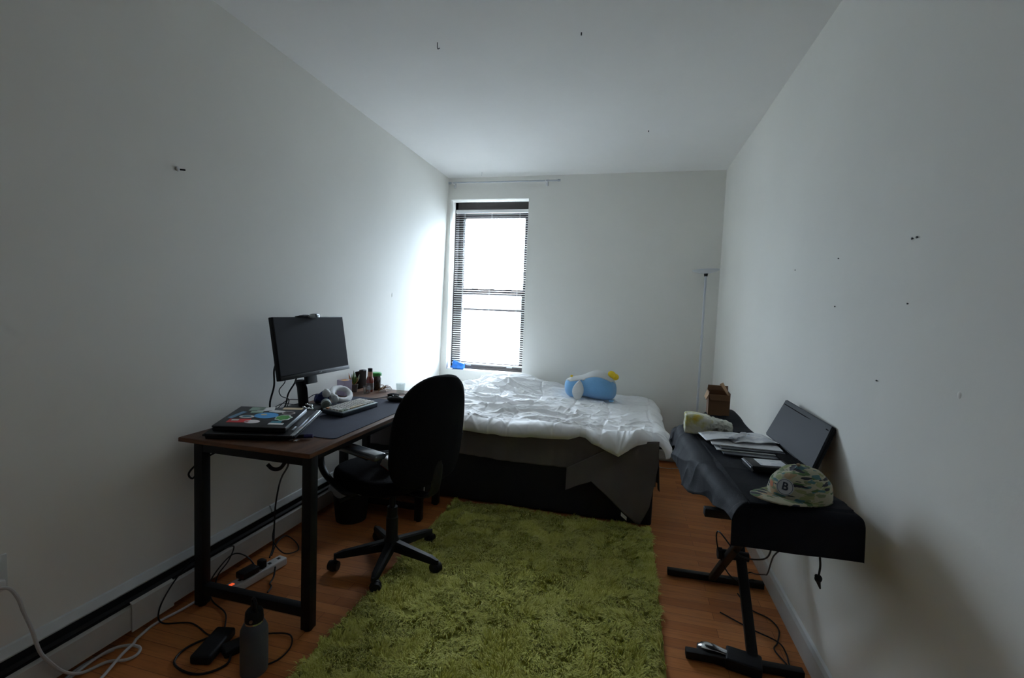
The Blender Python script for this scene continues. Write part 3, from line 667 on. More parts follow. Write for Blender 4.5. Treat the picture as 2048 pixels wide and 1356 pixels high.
# ------------------------------------------------------------------ laptop on stand
fl, fr_, brr, bll = Vector((-1.66, 1.571, .785)), Vector((-1.362, 1.656, .785)), Vector((-1.50, 1.883, .823)), Vector((-1.765, 1.79, .823))
u = (fr_-fl).normalized(); v = ((bll-fl)+(brr-fr_)).normalized(); nL = u.cross(v).normalized()
LWD, LDP = .308, .234
o_ = (fl+fr_+brr+bll)/4
o_ = o_+Vector((-.002, .014, .001))
vv = (v-u*v.dot(u)).normalized()
LM = frame_M(o_, u, vv)
def shear(x, y, z):  # follow the seen outline
    return LM @ Vector((x, y, z))
t = thing('sticker_laptop', 'closed black laptop with colourful stickers on a stand on the desk', 'laptop', tuple(o_-Vector((0, 0, .03))))
bm = B(); box(bm, (-LWD/2, -LDP/2, -.009), (LWD/2, LDP/2, 0), .004, M=LM); lid = obj('lid', bm, mat('laptop_black', (.02, .02, .024), .35), t)
bm = B(); box(bm, (-LWD/2+.001, -LDP/2+.001, -.025), (LWD/2-.001, LDP/2-.001, -.0095), .004, M=LM); obj('base', bm, M_plastic_b, t)
bm = B(); box(bm, (LWD/2-.004, -LDP/2+.006, -.0155), (LWD/2+.0012, LDP/2-.006, -.0005), .001, M=LM); obj('side_trim', bm, M_silver, t, label='silver edge strip on the right side')
def ell(cx, cy, a, b, n=28, j=0, k=5): return [(cx+a*math.cos(2*PI*i/n)*(1+j*math.sin(k*2*PI*i/n)), cy+b*math.sin(2*PI*i/n)*(1+j*math.sin(k*2*PI*i/n))) for i in range(n)]
def rect(cx, cy, a, b, ang=0):
    c, s = math.cos(ang), math.sin(ang); return [(cx+x*c-y*s, cy+x*s+y*c) for x, y in ((-a, -b), (a, -b), (a, b), (-a, b))]
S = lambda n, c: mat('sticker_'+n, tuple(min(.85, v*1.7) for v in c), .4, var=.05)
stk = [('blue', (.06, .25, .55), ell(.015, .012, .052, .034), 'large blue oval sticker'), ('white', (.5, .52, .5), ell(-.062, -.008, .032, .017), 'small white and teal oval sticker'),
       ('red', (.45, .02, .02), rect(-.072, -.055, .045, .020, .06), 'red rectangular sticker'), ('pale', (.5, .46, .46), ell(-.012, -.062, .033, .019), 'pale pink oval sticker'),
       ('green', (.07, .24, .06), ell(.098, -.008, .030, .026, 30, .12, 7), 'green blob sticker with white edge'), ('pale', (.45, .43, .36), ell(.098, .048, .03, .017), 'round black and cream sticker'),
       ('teal', (.03, .16, .22), rect(.09, -.058, .022, .010), 'small teal sticker'), ('white', (.5, .52, .5), rect(.098, -.079, .032, .008), 'white strip sticker'),
       ('slate', (.12, .22, .34), rect(-.112, .01, .012, .042, -.35), 'narrow slate blue sticker'), ('mint', (.3, .42, .36), rect(-.06, .086, .032, .021, .05), 'mint green square sticker'),
       ('white', (.5, .52, .5), rect(-.02, .085, .036, .022, .3), 'white wavy sticker'), ('mint', (.3, .42, .36), rect(-.045, .05, .026, .010, .1), 'mint strip sticker'),
       ('cream', (.45, .36, .24), rect(.095, .103, .044, .012, .02), 'cream strip sticker'), ('white', (.5, .52, .5), ell(.04, .062, .035, .014, 24, .1, 4), 'white ragged sticker')]
for nme, c, poly, lab in stk:
    bm = B(); prism(bm, poly, LM @ Vector((0, 0, .0002)), LM.to_3x3() @ Vector((1, 0, 0)), LM.to_3x3() @ Vector((0, 1, 0)), LM.to_3x3() @ Vector((0, 0, 1)), .0006)
    obj('sticker', bm, S(nme, c), lid, smooth=False, label=lab)
for poly, nme, c in [(ell(.10, -.008, .036, .032, 30, .1, 7), 'white', 0), (ell(-.012, -.062, .037, .023), 'dark', (.03, .02, .02)), (ell(-.062, -.006, .02, .008), 'teal', (.03, .2, .2)), (ell(.098, .048, .024, .012), 'dark', (.03, .02, .02)),
                     (rect(-.09, -.05, .015, .006, .06), 'white', 0), (ell(.0, .02, .014, .008), 'cream', (.45, .36, .24))]:
    up = .0001 if nme == 'white' and poly[0][0] > .1 else .0009
    if poly[0][0] > .02 and nme == 'dark' and poly[0][1] < 0: up = .0001
    bm = B(); prism(bm, poly, LM @ Vector((0, 0, up)), LM.to_3x3() @ Vector((1, 0, 0)), LM.to_3x3() @ Vector((0, 1, 0)), LM.to_3x3() @ Vector((0, 0, 1)), .0004)
    obj('sticker_print', bm, MATS.get('sticker_'+nme) or S(nme, c), lid, smooth=False)
t = thing('laptop_stand', 'black laptop cooling stand with silver rail under the sticker laptop', 'laptop stand', (o_.x, o_.y, DZ))
bm = B(); box(bm, (-.175, -.15, -.034), (.21, .155, -.026), .003, M=LM); obj('tray', bm, M_plastic_b, t)
bm = B(); box(bm, (.185, -.145, -.027), (.205, .15, -.020), .003, M=LM); obj('rail', bm, M_silver, t, label='silver side rail')
bm = B(); box(bm, (-.16, -.158, -.034), (.20, -.147, -.018), .003, M=LM); obj('front_lip', bm, M_plastic_b, t)
bm = B(); box(bm, (.168, -.09, -.0265), (.176, -.05, -.020), .002, M=LM); obj('latch', bm, M_silver, t)
# base plate on the desk and risers
lo_ = LM @ Vector((0, 0, 0))
BM2 = frame_M((o_.x, o_.y, DZ), (u.x, u.y, 0), (vv.x, vv.y, 0))
bm = B(); box(bm, (-.165, -.14, .0003), (.15, .135, .012), .003, M=BM2); obj('base_plate', bm, M_plastic_b, t)
bm = B()
for x in (-.15, .14): prism(bm, [(-.13, .01), (.13, .01), (.13, .048), (-.13, .018)], BM2 @ Vector((x, 0, 0)), BM2.to_3x3() @ Vector((0, 1, 0)), (0, 0, 1), BM2.to_3x3() @ Vector((1, 0, 0)), .006)
obj('riser', bm, M_plastic_b, t)

# pen / marker beside stand, chrome trinkets
t = thing('marker_pen', 'blue and black marker lying in front of the laptop stand', 'pen', (-1.335, 1.70, DZ))
bm = B(); rod(bm, (-1.395, 1.672, DZ+.0095), (-1.325, 1.705, DZ+.0095+.003), .0085); obj('barrel', bm, M_plastic_b, t)
bm = B(); rod(bm, (-1.325, 1.705, DZ+.0125), (-1.293, 1.72, DZ+.0135), .0098, .0085); obj('cap', bm, mat('navy_cap', (.02, .02, .12), .35), t, label='navy blue cap')
bm = B()
for i in range(14):
    a = i*.45; tube(bm, [Vector((-1.385+.0055*i*.9, 1.66+.004*math.sin(i*2.), DZ+.005+.003*math.cos(i))) + Vector((math.cos(k*PI/5)*.0035, math.sin(k*PI/5)*.003, math.sin(k*PI/5+i)*.002)) for k in range(10)], .0009, 5, closed=True)
tag(obj('metal_chain', bm, M_chrome), 'tiny shiny metal chain lying before the laptop stand', 'chain')

# keyboard
kx = Vector((-1.373, 2.39, 0))-Vector((-1.395, 2.088, 0)); 
KU = kx.normalized(); KV = Vector((-KU.y, KU.x, 0)); KL, KD = .302, .128
ko = Vector((-1.384, 2.239, ZM))+KV*(KD/2)
KM = frame_M(ko, KU+Vector((0, 0, 0)), KV+Vector((0, 0, .06)))
t = thing('keyboard', 'compact mechanical keyboard with cream keys on the desk mat', 'keyboard', tuple(ko))
bm = B(); box(bm, (-KL/2, -KD/2, .004), (KL/2, KD/2, .024), .003, M=KM); obj('case', bm, mat('keyboard_case_dark', (.02, .03, .045), .35), t)
bm = B(); box(bm, (-KL/2, -KD/2-.001, .0235), (KL/2, KD/2, .029), .0015, M=KM); obj('top_frame', bm, mat('keyboard_frame', (.30, .36, .38), .35), t, label='pale grey blue top frame')
M_key = mat('key_cream', (.50, .48, .44), .5, var=.05); M_key2 = mat('key_tan', (.42, .34, .22), .5); M_key3 = mat('key_sage', (.28, .33, .25), .5); M_key4 = mat('key_orange', (.5, .22, .10), .5)
rows_ = [[1]*13+[2], [1.5]+[1]*12+[1.5], [1.75]+[1]*11+[2.25], [2.25]+[1]*10+[2.75], [1.25, 1.25, 1.25, 6.25, 1.25, 1.25, 1.25, 1.25]]
U = (KL-.012)/15; key_src = {}
for r_, row in enumerate(rows_):
    x = -KL/2+.006; y = KD/2-.014-r_*(KD-.022)/5
    for ki, w in enumerate(row):
        ww = U*w-.0022; hh = (KD-.022)/5-.0022
        mm = M_key2 if (w == 6.25) else M_key3 if (r_ == 4 and w == 1.25 and ki in (0, 1)) else M_key4 if (r_ == 0 and ki == 0) else M_key
        key = (w, mm.name)
        px = x+U*w/2; loc = KM @ Vector((px, y-hh/2+.004, .028))
        if key not in key_src:
            bm = B(); vs = box(bm, (-ww/2, -hh/2, 0), (ww/2, hh/2, .0085))
            for vtx in bm.verts:
                if vtx.co.z > .004: vtx.co.x *= (ww-.004)/ww; vtx.co.y *= (hh-.004)/hh
            bmesh.ops.bevel(bm, geom=[e for e in bm.edges], offset=.0007, segments=1, affect='EDGES')
            bm.transform(Matrix.Translation(loc) @ KM.to_3x3().to_4x4())
            o = obj('space_bar' if w == 6.25 else 'key', bm, mm, t); key_src[key] = (o, loc)
        else:
            src, l0 = key_src[key]; o = src.copy(); COL.objects.link(o); o.parent = t; o.location = loc-l0
        x += U*w
cord('keyboard_cable', [KM @ Vector((.10, KD/2, .014)), KM @ Vector((.13, KD/2+.05, .004)), Vector((-1.48, 2.66, DZ+.003)), Vector((-1.45, 2.78, DZ+.003)), Vector((-1.40, 2.80, DZ+.003)), Vector((-1.36, 2.72, DZ+.003))], .0022, 'thin dark cable running from behind the keyboard to the mouse')
# mouse
t = thing('computer_mouse', 'black computer mouse on the far end of the desk mat', 'mouse', (-1.35, 2.575, ZM))
bm = B(); cushion(bm, Matrix.Translation((-1.35, 2.575, ZM+.014)) @ rotz(.15), .058, .032, .027, 2.4, .008, .012); obj('shell', bm, M_plastic_b, t, angle=70)
bm = B(); rod(bm, (-1.375, 2.566, ZM+.031), (-1.375, 2.576, ZM+.031), .006); obj('scroll_wheel', bm, M_metal_b, t)
t = thing('glass_tumbler', 'small clear glass on the desk end half hidden by the chair back', 'glass', (-1.49, 2.86, DZ))
bm = B(); lathe(bm, [(0, 0), (.026, 0), (.032, .06), (.030, .06), (.0245, .004), (0, .004)], (-1.475, 2.865, DZ+.0005)); obj('bowl', bm, M_clearg, t)
bm = B(); ball(bm, (-1.44, 2.70, DZ+.012), (.04, .03, .012)); tag(obj('cloth_scrap', bm, M_fabric_b), 'small black cloth lump on the desk beside the mouse', 'cloth')

# ---- fluffy headband, blue cloth, grey cylinder
M_fluff = mat('white_fluff', (.88, .88, .88), .95, var=.04, bmp=.8, bscale=260, sheen=.5)
t = thing('fluffy_headband', 'white fluffy headband with a bow knot behind the keyboard', 'headband', (-1.64, 2.43, DZ))
def fluffy(bm, amp=.0025, sc=160):
    bm.normal_update()
    for v in bm.verts: v.co += v.normal*amp*mnoise.noise(v.co*sc)
c = Vector((-1.640, 2.432, DZ+.047)); e1 = Vector((.02, 1.0, .0)).normalized(); e2 = Vector((-.83, .35, .50)).normalized()
pts = [c+e1*.076*math.cos(2*PI*k/40)+e2*.058*math.sin(2*PI*k/40) for k in range(40)]
bm = B(); tube(bm, pts, .0165, 14, closed=True, flat=(1, 1)); fluffy(bm); obj('band', bm, M_fluff, t, angle=180)
bm = B(); k0 = c-e1*.080
ball(bm, k0, (.018, .016, .020), 24, 16); fluffy(bm); obj('knot', bm, M_fluff, t, angle=180)
for d, s in (((-.022, -.026, .020), (.022, .024, .026)), ((.026, -.012, -.012), (.019, .022, .026))):
    bm = B(); ball(bm, k0+Vector(d), s, 24, 16); fluffy(bm); obj('bow_loop', bm, M_fluff, t, angle=180)
bm = B()
ball(bm, (-1.700, 2.335, DZ+.034), (.045, .034, .030), 28, 18)
for v in bm.verts: v.co += (v.co-Vector((-1.700, 2.335, DZ+.03))).normalized()*.016*mnoise.noise(v.co*38)
for v in bm.verts: v.co.z = max(v.co.z, ZM+.0003)
tag(obj('blue_cloth', bm, mat('navy_cloth', (.02, .035, .16), .7, bmp=.4)), 'crumpled navy blue cloth pouch beside the monitor stand', 'cloth')
t = thing('metal_tin', 'dull green grey rounded tin lying left of the keyboard', 'tin', (-1.60, 2.25, ZM))
bm = B(); TMx = Matrix.Translation((-1.585, 2.215, ZM+.0275)) @ rotz(-.9) @ Matrix.Rotation(PI/2, 4, 'Y')
lathe(bm, [(0, -.042), (.020, -.042), (.026, -.034), (.027, 0), (.026, .032), (.018, .041), (0, .042)], TMx.translation, 24, M=TMx); obj('body', bm, mat('grey_green_tin', (.16, .19, .16), .4), t)
bm = B()
for (x, y, z, r_) in [(-1.645, 2.145, .012, .009), (-1.66, 2.13, .02, .008), (-1.63, 2.16, .008, .007), (-1.67, 2.165, .03, .007), (-1.65, 2.18, .02, .008)]: ball(bm, (x, y, ZM+z), r_, 12, 8)
for a, b_ in (((-1.645, 2.145, .012), (-1.66, 2.13, .02)), ((-1.63, 2.16, .008), (-1.65, 2.18, .02)), ((-1.67, 2.165, .03), (-1.65, 2.18, .02)), ((-1.645, 2.145, .012), (-1.63, 2.16, .008))):
    rod(bm, Vector(a)+Vector((0, 0, ZM)), Vector(b_)+Vector((0, 0, ZM)), .005)
tag(obj('key_ring', bm, M_chrome), 'cluster of shiny black and chrome bits at the back end of the laptop stand', 'keys')

# ---- purple box, plant toy, dark case, sauce bottle, jar, clip
t = thing('purple_box', 'pale purple upright box open at the top with orange inside', 'box', (-1.725, 2.66, DZ))
PX, PY, PH = -1.745, 2.625, .098; Mb = Matrix.Translation((PX, PY, DZ+.0005)) @ rotz(-.25)
M_purp = mat('lilac_card', (.62, .54, .72), .6, var=.04)
bm = B()
for lo, hi in [((-.032, -.032, 0), (.032, .032, .003)), ((-.032, -.032, 0), (-.030, .032, PH)), ((.030, -.032, 0), (.032, .032, PH)), ((-.032, -.032, 0), (.032, -.030, PH)), ((-.032, .030, 0), (.032, .032, PH))]: box(bm, lo, hi, M=Mb)
obj('carton', bm, M_purp, t, smooth=False)
bm = B(); box(bm, (-.028, -.028, .082), (.028, .028, .095), .004, M=Mb); obj('filling', bm, mat('orange_stuff', (.55, .25, .03), .6), t, label='orange contents')
t = thing('potted_succulent', 'tiny green and orange potted plant behind the purple box', 'plant', (-1.745, 2.75, DZ))
bm = B(); lathe(bm, [(0, 0), (.022, 0), (.028, .05), (.025, .05), (.02, .045), (0, .045)], (-1.755, 2.745, DZ+.0005)); obj('pot', bm, mat('dark_pot', (.03, .02, .015), .6), t)
M_leafg = mat('leaf_green', (.08, .13, .02), .5, vscale=30); M_leafo = mat('leaf_orange', (.45, .15, .02), .5, vscale=30)
for i, (dx, dy, dz, mm) in enumerate([(-.02, -.03, .085, M_leafo), (.005, -.01, .10, M_leafg), (.0, .012, .088, M_leafg), (-.01, .03, .06, M_leafg), (.022, -.012, .065, M_leafg), (.018, .02, .05, M_leafo), (.02, .034, .07, mat('leaf_pale', (.4, .42, .3), .5)), (-.015, .0, .075, M_leafg)]):
    bm = B(); b0 = Vector((-1.755, 2.745, DZ+.045)); tip = b0+Vector((dx, dy, dz)); mid = b0+Vector((dx*.7, dy*.7, dz*.5))
    tube(bm, spline([b0, mid, tip], 5), [.004, .006, .008, .010, .011, .011, .010, .008, .005, .003, .001], 8, flat=(1.1, .35)); obj('leaf', bm, mm, t)
t = thing('dark_card_box', 'dark brown flat box standing against the wall behind the sauce bottle', 'box', (-1.79, 2.88, DZ))
bm = B(); box(bm, (-1.807, 2.835, DZ+.0005), (-1.777, 2.937, DZ+.120), .004); obj('carton', bm, mat('brown_leather', (.011, .0065, .004), .9, spec=.02), t)
bm = B(); box(bm, (-1.809, 2.89, DZ+.117), (-1.775, 2.935, DZ+.127), .003); obj('clasp', bm, M_plastic_b, t)
t = thing('sauce_bottle', 'red hot sauce bottle with black cap on the desk', 'bottle', (-1.665, 2.79, DZ))
sc_ = (-1.668, 2.80, DZ+.0005)
bm = B(); lathe(bm, [(0, 0), (.023, 0), (.025, .004), (.025, .075), (.022, .09), (.0155, .11), (.014, .135), (0, .135)], sc_); obj('glass', bm, mat('sauce_red', (.22, .045, .03), .2, coat=.5, vscale=20), t)
bm = B(); lathe(bm, [(.0154, .098), (.0175, .098), (.0165, .135), (.0145, .136)], sc_); obj('neck_seal', bm, mat('seal_orange', (.50, .26, .16), .4), t, label='peach coloured neck seal')
bm = B(); lathe(bm, [(0, .134), (.0150, .134), (.0150, .156), (.013, .158), (0, .158)], sc_); obj('cap', bm, M_plastic_b, t)
bm = B(); lathe(bm, [(.0253, .016), (.0256, .016), (.0256, .060), (.0253, .060)], sc_); obj('bottle_label', bm, mat('label_grey', (.20, .16, .15), .5, vscale=90, var=.5), t, label='pale printed label')
t = thing('green_lid_jar', 'dark jar with bright green lid next to the sauce bottle', 'jar', (-1.66, 2.87, DZ))
jc = (-1.672, 2.885, DZ+.0005)
bm = B(); lathe(bm, [(0, 0), (.031, 0), (.033, .004), (.033, .092), (.030, .098), (0, .098)], jc); obj('glass', bm, mat('dark_jar', (.035, .028, .02), .15, coat=.6, vscale=25, var=.4), t)
bm = B(); lathe(bm, [(0, .097), (.036, .097), (.037, .10), (.037, .116), (.034, .119), (0, .12)], jc); obj('lid', bm, mat('green_lid', (.03, .32, .06), .4), t)
bm = B(); lathe(bm, [(0, 0), (.021, 0), (.026, .05), (.0245, .05), (.0198, .004), (0, .004)], (-1.645, 2.725, DZ+.0005)); tag(obj('glass_cup', bm, M_clearg), 'small clear glass cup in front of the sauce bottle', 'glass')
t = thing('hair_claw_clip', 'brown tortoise hair claw clip on the far end of the desk', 'hair clip', (-1.58, 2.88, DZ))
M_tort = mat('tortoise', (.22, .12, .04), .3, vscale=60, var=.6)
bm = B()
for i in range(7):
    y = 2.83+i*.013
    tube(bm, spline([(-1.56, y, DZ+.003), (-1.572, y, DZ+.02), (-1.59, y+.004, DZ+.027), (-1.61, y, DZ+.02), (-1.622, y, DZ+.003)], 4), .0025, 6)
obj('teeth', bm, M_tort, t)
bm = B(); tube(bm, spline([(-1.592, 2.815, DZ+.024), (-1.592, 2.845, DZ+.031), (-1.592, 2.885, DZ+.031), (-1.592, 2.93, DZ+.022)], 6), .0065, 8, flat=(1.4, .6)); obj('spine', bm, M_tort, t)
bm = B()
for s_ in (-1, 1): tube(bm, spline([(-1.592, 2.865, DZ+.03), (-1.592+.012*s_, 2.86, DZ+.04), (-1.592+.03*s_, 2.85, DZ+.042)], 5), .005, 8, flat=(1.5, .5))
obj('grip', bm, M_tort, t)

# ------------------------------------------------------------------ bed
BX0, BX1, BY0, BY1 = -1.775, .205, 2.975, 4.34
t = thing('bed', 'black upholstered platform bed along the far wall', 'bed', ((BX0+BX1)/2, (BY0+BY1)/2, 0))
M_bedf = mat('bed_black_fabric', (.009, .008, .011), .9, bmp=.3, bscale=500)
bm = B(); box(bm, (BX0, BY0, .012), (BX1, BY1, .33), .012, 3); obj('base', bm, M_bedf, t)
for x in (BX0+.08, BX1-.08):
    for y in (BY0+.08, BY1-.08): bm = B(); rod(bm, (x, y, 0), (x, y, .0118), .025); obj('foot', bm, M_plastic_b, t)
bm = B(); box(bm, (BX0+.01, BY0+.012, .331), (BX1-.012, BY1-.01, .535), .045, 4); obj('mattress', bm, mat('mattress_grey', (.10, .10, .105), .9), t)

# dark sheet: hangs over the front and the right end
M_sheet = mat('charcoal_sheet', (.15, .128, .130), .85, bmp=.25, bscale=350, vscale=5, var=.1)
def lerp_pts(x, pts): return np.interp(x, [p[0] for p in pts], [p[1] for p in pts])
hemS = [(-1.8, .335), (-1.10, .338), (-.875, .33), (-.66, .319), (-.33, .322), (-.31, .30), (0.0, .27), (.22, .27)]
t = thing('bed_sheet', 'charcoal grey bed sheet hanging over the front of the bed under the white comforter', 'sheet', (-.8, 2.95, .3))
nu, nv = 260, 26
xs = np.linspace(BX0+.005, .215, nu); P = np.zeros((nu, nv, 3))
for j in range(nv):
    s = j/(nv-1); zt = .545; zh = lerp_pts(xs, hemS)+.006*vnoise(xs*5, xs*0+3, 21)
    z = zt+(zh-zt)*s
    y = BY0-.010-.012*s-(.010*s)*vnoise(xs*11, z*1.5, 5)-.008*s*vnoise(xs*26, z*2, 6)-.012*np.exp(-((s-.25)/.2)**2)
    P[:, j] = np.stack([xs, y, z], 1)
# first column row tucks over the mattress top
top_ = P[:, :1].copy(); top_[:, 0, 1] += .16; top_[:, 0, 2] = .542
P = np.concatenate([top_, P], 1)
bm = B(); gridmesh(bm, P); o = obj('front_drape', bm, M_sheet, t, angle=180); solid(o, .002, 0)
# folded corner flap with diagonal hem, reaching down to the floor
hemF = [(-.335, .19), (-.31, .20), (-.18, .262), (-.177, .268), (.005, .121), (.11, .030), (.135, .030), (.185, .150), (.205, .28), (.222, .42)]
xs = np.linspace(-.335, .222, 120); P = np.zeros((120, 24, 3))
ztop = np.interp(xs, [-.335, -.05, .05, .222], [.33, .50, .54, .56])
for j in range(24):
    s = j/23; zh = lerp_pts(xs, hemF); z = ztop+(zh-ztop)*s
    y = BY0-.036-.012*s-.006*np.sin(xs*38+z*9)*s-.012*vnoise(xs*9, z*6, 15)*s-.01*sstep(.12, .2, xs)*0
    P[:, j] = np.stack([xs, y, z], 1)
bm = B(); gridmesh(bm, P); o = obj('corner_flap', bm, M_sheet, t, angle=180); solid(o, .002, 0)
# second layer behind flap (the short triangle)
ys = np.linspace(BY0-.03, BY1, 60); P = np.zeros((60, 20, 3))
for j in range(20):
    s = j/19; zh = .20+.05*np.sin(ys*9)+.06*sstep(2.95, 3.3, ys); z = .55+(zh-.55)*s
    x = BX1+.012+.022*s+.010*s*np.sin(ys*31)+.006*s*vnoise(ys*20, z*5, 30)
    P[:, j] = np.stack([x, ys, z], 1)
bm = B(); gridmesh(bm, P); o = obj('side_drape', bm, M_sheet, t, angle=180); solid(o, .002, 0)
bm = B(); box(bm, (.018, -.001, -.012), (.054, .001, .012), M=Matrix.Translation((0, BY0-.053, .085)) @ Matrix.Rotation(0.0, 4, 'Y'))
for v in bm.verts: v.co.z -= (v.co.x-.02)*.75
obj('care_tag', bm, M_white, t, smooth=False, label='small white care tag near the hem')

# comforter
hemC = [(-1.78, .53), (-1.088, .520), (-.90, .512), (-.745, .508), (-.60, .514), (-.437, .522), (-.33, .536), (-.287, .552), (-.262, .566), (-.225, .560), (-.18, .527), (-.101, .498), (-.05, .480), (-.017, .466), (.026, .500), (.092, .545), (.16, .572), (.215, .585)]
nu, nv = 620, 420
A0, A1 = BX0+.02, .235+.075
a = np.linspace(A0, A1, nu)[:, None]*np.ones((1, nv)); bfrac = np.linspace(0, 1, nv)[None, :]
dx = np.clip(a-.19, 0, None)
hem = lerp_pts(np.clip(a, -9, .215), hemC)+.004*vnoise(a*16, a*0+.5, 40)
drop = np.clip(.585-hem, .01, None)
arc_total = drop+(4.385-2.945)
s = bfrac*arc_total
def roll(e, r):
    """e: arc length measured inward from the hem side beyond the edge (positive = over the edge) -> (out, down)"""
    q = np.clip(e/r, 0, PI/2); out = r*np.sin(q); down = r*(1-np.cos(q)); ext = np.clip(e-r*PI/2, 0, None)
    return out, down+ext
over_y = np.clip(drop-s, 0, None)
oy, dy_ = roll(over_y, .045)
inner = np.clip(s-drop, 0, None)
y = 2.955-oy+inner
ox_, dz_ = roll(dx, .055)
x = np.where(a > .19, .19+ox_+.02*np.clip(dz_/.08, 0, 1), a)
zb = .552
# mound of pillows below the comforter toward the left
xi, yi = a, y
mound = .135*np.exp(-((xi+1.06)/.24)**2-((yi-4.16)/.26)**2)+.055*np.exp(-((xi+.72)/.28)**2-((yi-4.2)/.2)**2)-.012*sstep(1.2, 1.5, -xi)
mound += .02*np.exp(-((xi+.9)/.5)**2-((yi-3.6)/.3)**2)-.01*sstep(-.6, .0, xi)
z = zb-dy_-dz_+mound
Pc = np.stack([x, y, z], -1)
du = np.gradient(Pc, axis=0); dv = np.gradient(Pc, axis=1); Nn = np.cross(du, dv); Nn /= np.linalg.norm(Nn, axis=-1, keepdims=True)+1e-9
# edge falloff for puffiness
es = np.minimum.reduce([s, (arc_total-s), (a-A0)*np.ones_like(s), (A1-a)*np.ones_like(s)])
fall = np.sqrt(np.clip(1-(1-np.clip(es/.045, 0, 1))**2, 0, 1))
wx = a+.05*vnoise(a*3, s*3, 50); wy = s+.05*vnoise(a*3, s*3, 51)
def ridge(px, py, seed, k=2.2): return np.clip(1-np.abs(vnoise(px, py, seed))*k, 0, 1)**1.6
rot_ = lambda ang: (wx*math.cos(ang)+wy*math.sin(ang), -wx*math.sin(ang)+wy*math.cos(ang))
w = np.zeros_like(s)
for k, (ang, fx_, fy_, amp) in enumerate([(.25, 2.2, 7.5, .016), (-.35, 2.6, 8.5, .013), (.8, 3.0, 9, .010), (-.9, 3.5, 11, .007), (.1, 5, 17, .006), (-.5, 7, 24, .0035), (.5, 8, 26, .003), (1.3, 6, 16, .003)]):
    p1, p2 = rot_(ang); mask = .35+.65*sstep(-.3, .5, vnoise(a*2.2+k*3.1, s*2.2, 60+k)); w += amp*ridge(p1*fx_, p2*fy_, 70+k)*mask
# long soft billows near the hem, crosswise
w += .008*ridge(wx*9, wy*2.4, 90)*np.exp(-(s/.28)**2)
calm = 1-.55*sstep(-.25, .1, a)*sstep(.25, .5, s)
w *= calm*1.55
# box quilting seams
ql = np.zeros_like(s)
for c0 in np.arange(-1.6, .4, .30): ql = np.maximum(ql, np.exp(-((wx-c0)/.009)**2))
for c0 in np.arange(.16, 1.6, .30): ql = np.maximum(ql, np.exp(-((wy-c0)/.009)**2))
cellx = np.abs(np.sin((wx+1.6)/.30*PI)); celly = np.abs(np.sin((wy-.16)/.30*PI))
puff = .011*np.sqrt(cellx*celly+.02)
hgt = (.026+w+puff-.005*ql)*fall
Pt = Pc+Nn*hgt[..., None]
Pt[..., 1] = np.minimum(Pt[..., 1], 4.41)
bm = B(); me = bpy.data.meshes.new('comforter')
Pb = Pc-Nn*(.004*fall)[..., None]
V = np.concatenate([Pt.reshape(-1, 3), Pb.reshape(-1, 3)]); NN = nu*nv
idx = np.arange(NN).reshape(nu, nv)
q1 = np.stack([idx[:-1, :-1], idx[1:, :-1], idx[1:, 1:], idx[:-1, 1:]], -1).reshape(-1, 4)
faces = [tuple(f) for f in q1] + [tuple(f[::-1]+NN) for f in q1]
bm.free()
orig = np.array([-.75, 3.6, .5]); me.from_pydata((V-orig).tolist(), [], faces); me.update()
me.polygons.foreach_set('use_smooth', [True]*len(me.polygons)); me.materials.append(mat('white_duvet_cotton', (.88, .88, .89), .85, var=.02, vscale=3, sheen=.1))
o = bpy.data.objects.new('comforter', me); COL.objects.link(o); o.location = orig; ROOT[o] = Vector(orig)
tag(o, 'rumpled white quilted comforter spread over the bed', 'comforter')

# plush toy on the bed
M_pb = mat('plush_blue', (.17, .40, .68), .95, bmp=.5, bscale=350, sheen=.4, var=.06); M_pw = mat('plush_white', (.62, .63, .62), .95, bmp=.5, bscale=350, sheen=.4, var=.04); M_py = mat('plush_yellow', (.88, .62, .03), .9, bmp=.4, bscale=350, var=.06)
t = thing('plush_penguin', 'blue and white plush bird lying on its front on the comforter with yellow feet', 'plush toy', (-.28, 4.02, .585))
prof = [(-.508, .690, .010, .010), (-.505, .688, .030, .034), (-.495, .683, .052, .058), (-.475, .680, .072, .076), (-.445, .680, .086, .088), (-.41, .684, .092, .092), (-.375, .692, .092, .092), (-.345, .700, .092, .093), (-.315, .707, .102, .103),
        (-.28, .713, .118, .114), (-.24, .716, .128, .121), (-.20, .712, .130, .120), (-.16, .704, .126, .114), (-.125, .696, .115, .102), (-.10, .688, .098, .088), (-.082, .680, .072, .064), (-.070, .676, .040, .036), (-.068, .675, .012, .010)]
pp = np.array(prof); n_ = 64; tt = np.linspace(0, 1, len(pp)); T2 = np.linspace(0, 1, n_)
pr2 = np.stack([np.interp(T2, tt, pp[:, i]) for i in range(4)], 1)
for i in range(4):
    k = np.array([.25, .5, .25]); c_ = pr2[:, i].copy()
    for _ in range(3): c_[1:-1] = k[0]*c_[:-2]+k[1]*c_[1:-1]+k[2]*c_[2:]
    pr2[:, i] = c_
NA = 56; P = np.zeros((n_, NA, 3))
for i in range(n_):
    X, Z, ry, rz = pr2[i]
    for k in range(NA):
        an = 2*PI*k/NA; c1, s1 = math.cos(an), math.sin(an)
        zz = Z+rz*math.copysign(abs(s1)**.9, s1); P[i, k] = (X, 4.02+ry*1.0*c1, max(zz, .588))
bm = B(); V_ = [[bm.verts.new(P[i, k]) for k in range(NA)] for i in range(n_)]
def is_white(i, k):
    X, Z, ry, rz = pr2[i]; an = 2*PI*(k+.5)/NA; s1 = math.sin(an)
    lim = .62 if X > -.33 else .60
    if X < -.455: lim = .60+.4*(-.455-X)/.05
    if -.36 < X < -.33: lim = .50
    if X > -.12: lim = .62+.5*(X+.12)/.05
    return s1 > lim
fw = []
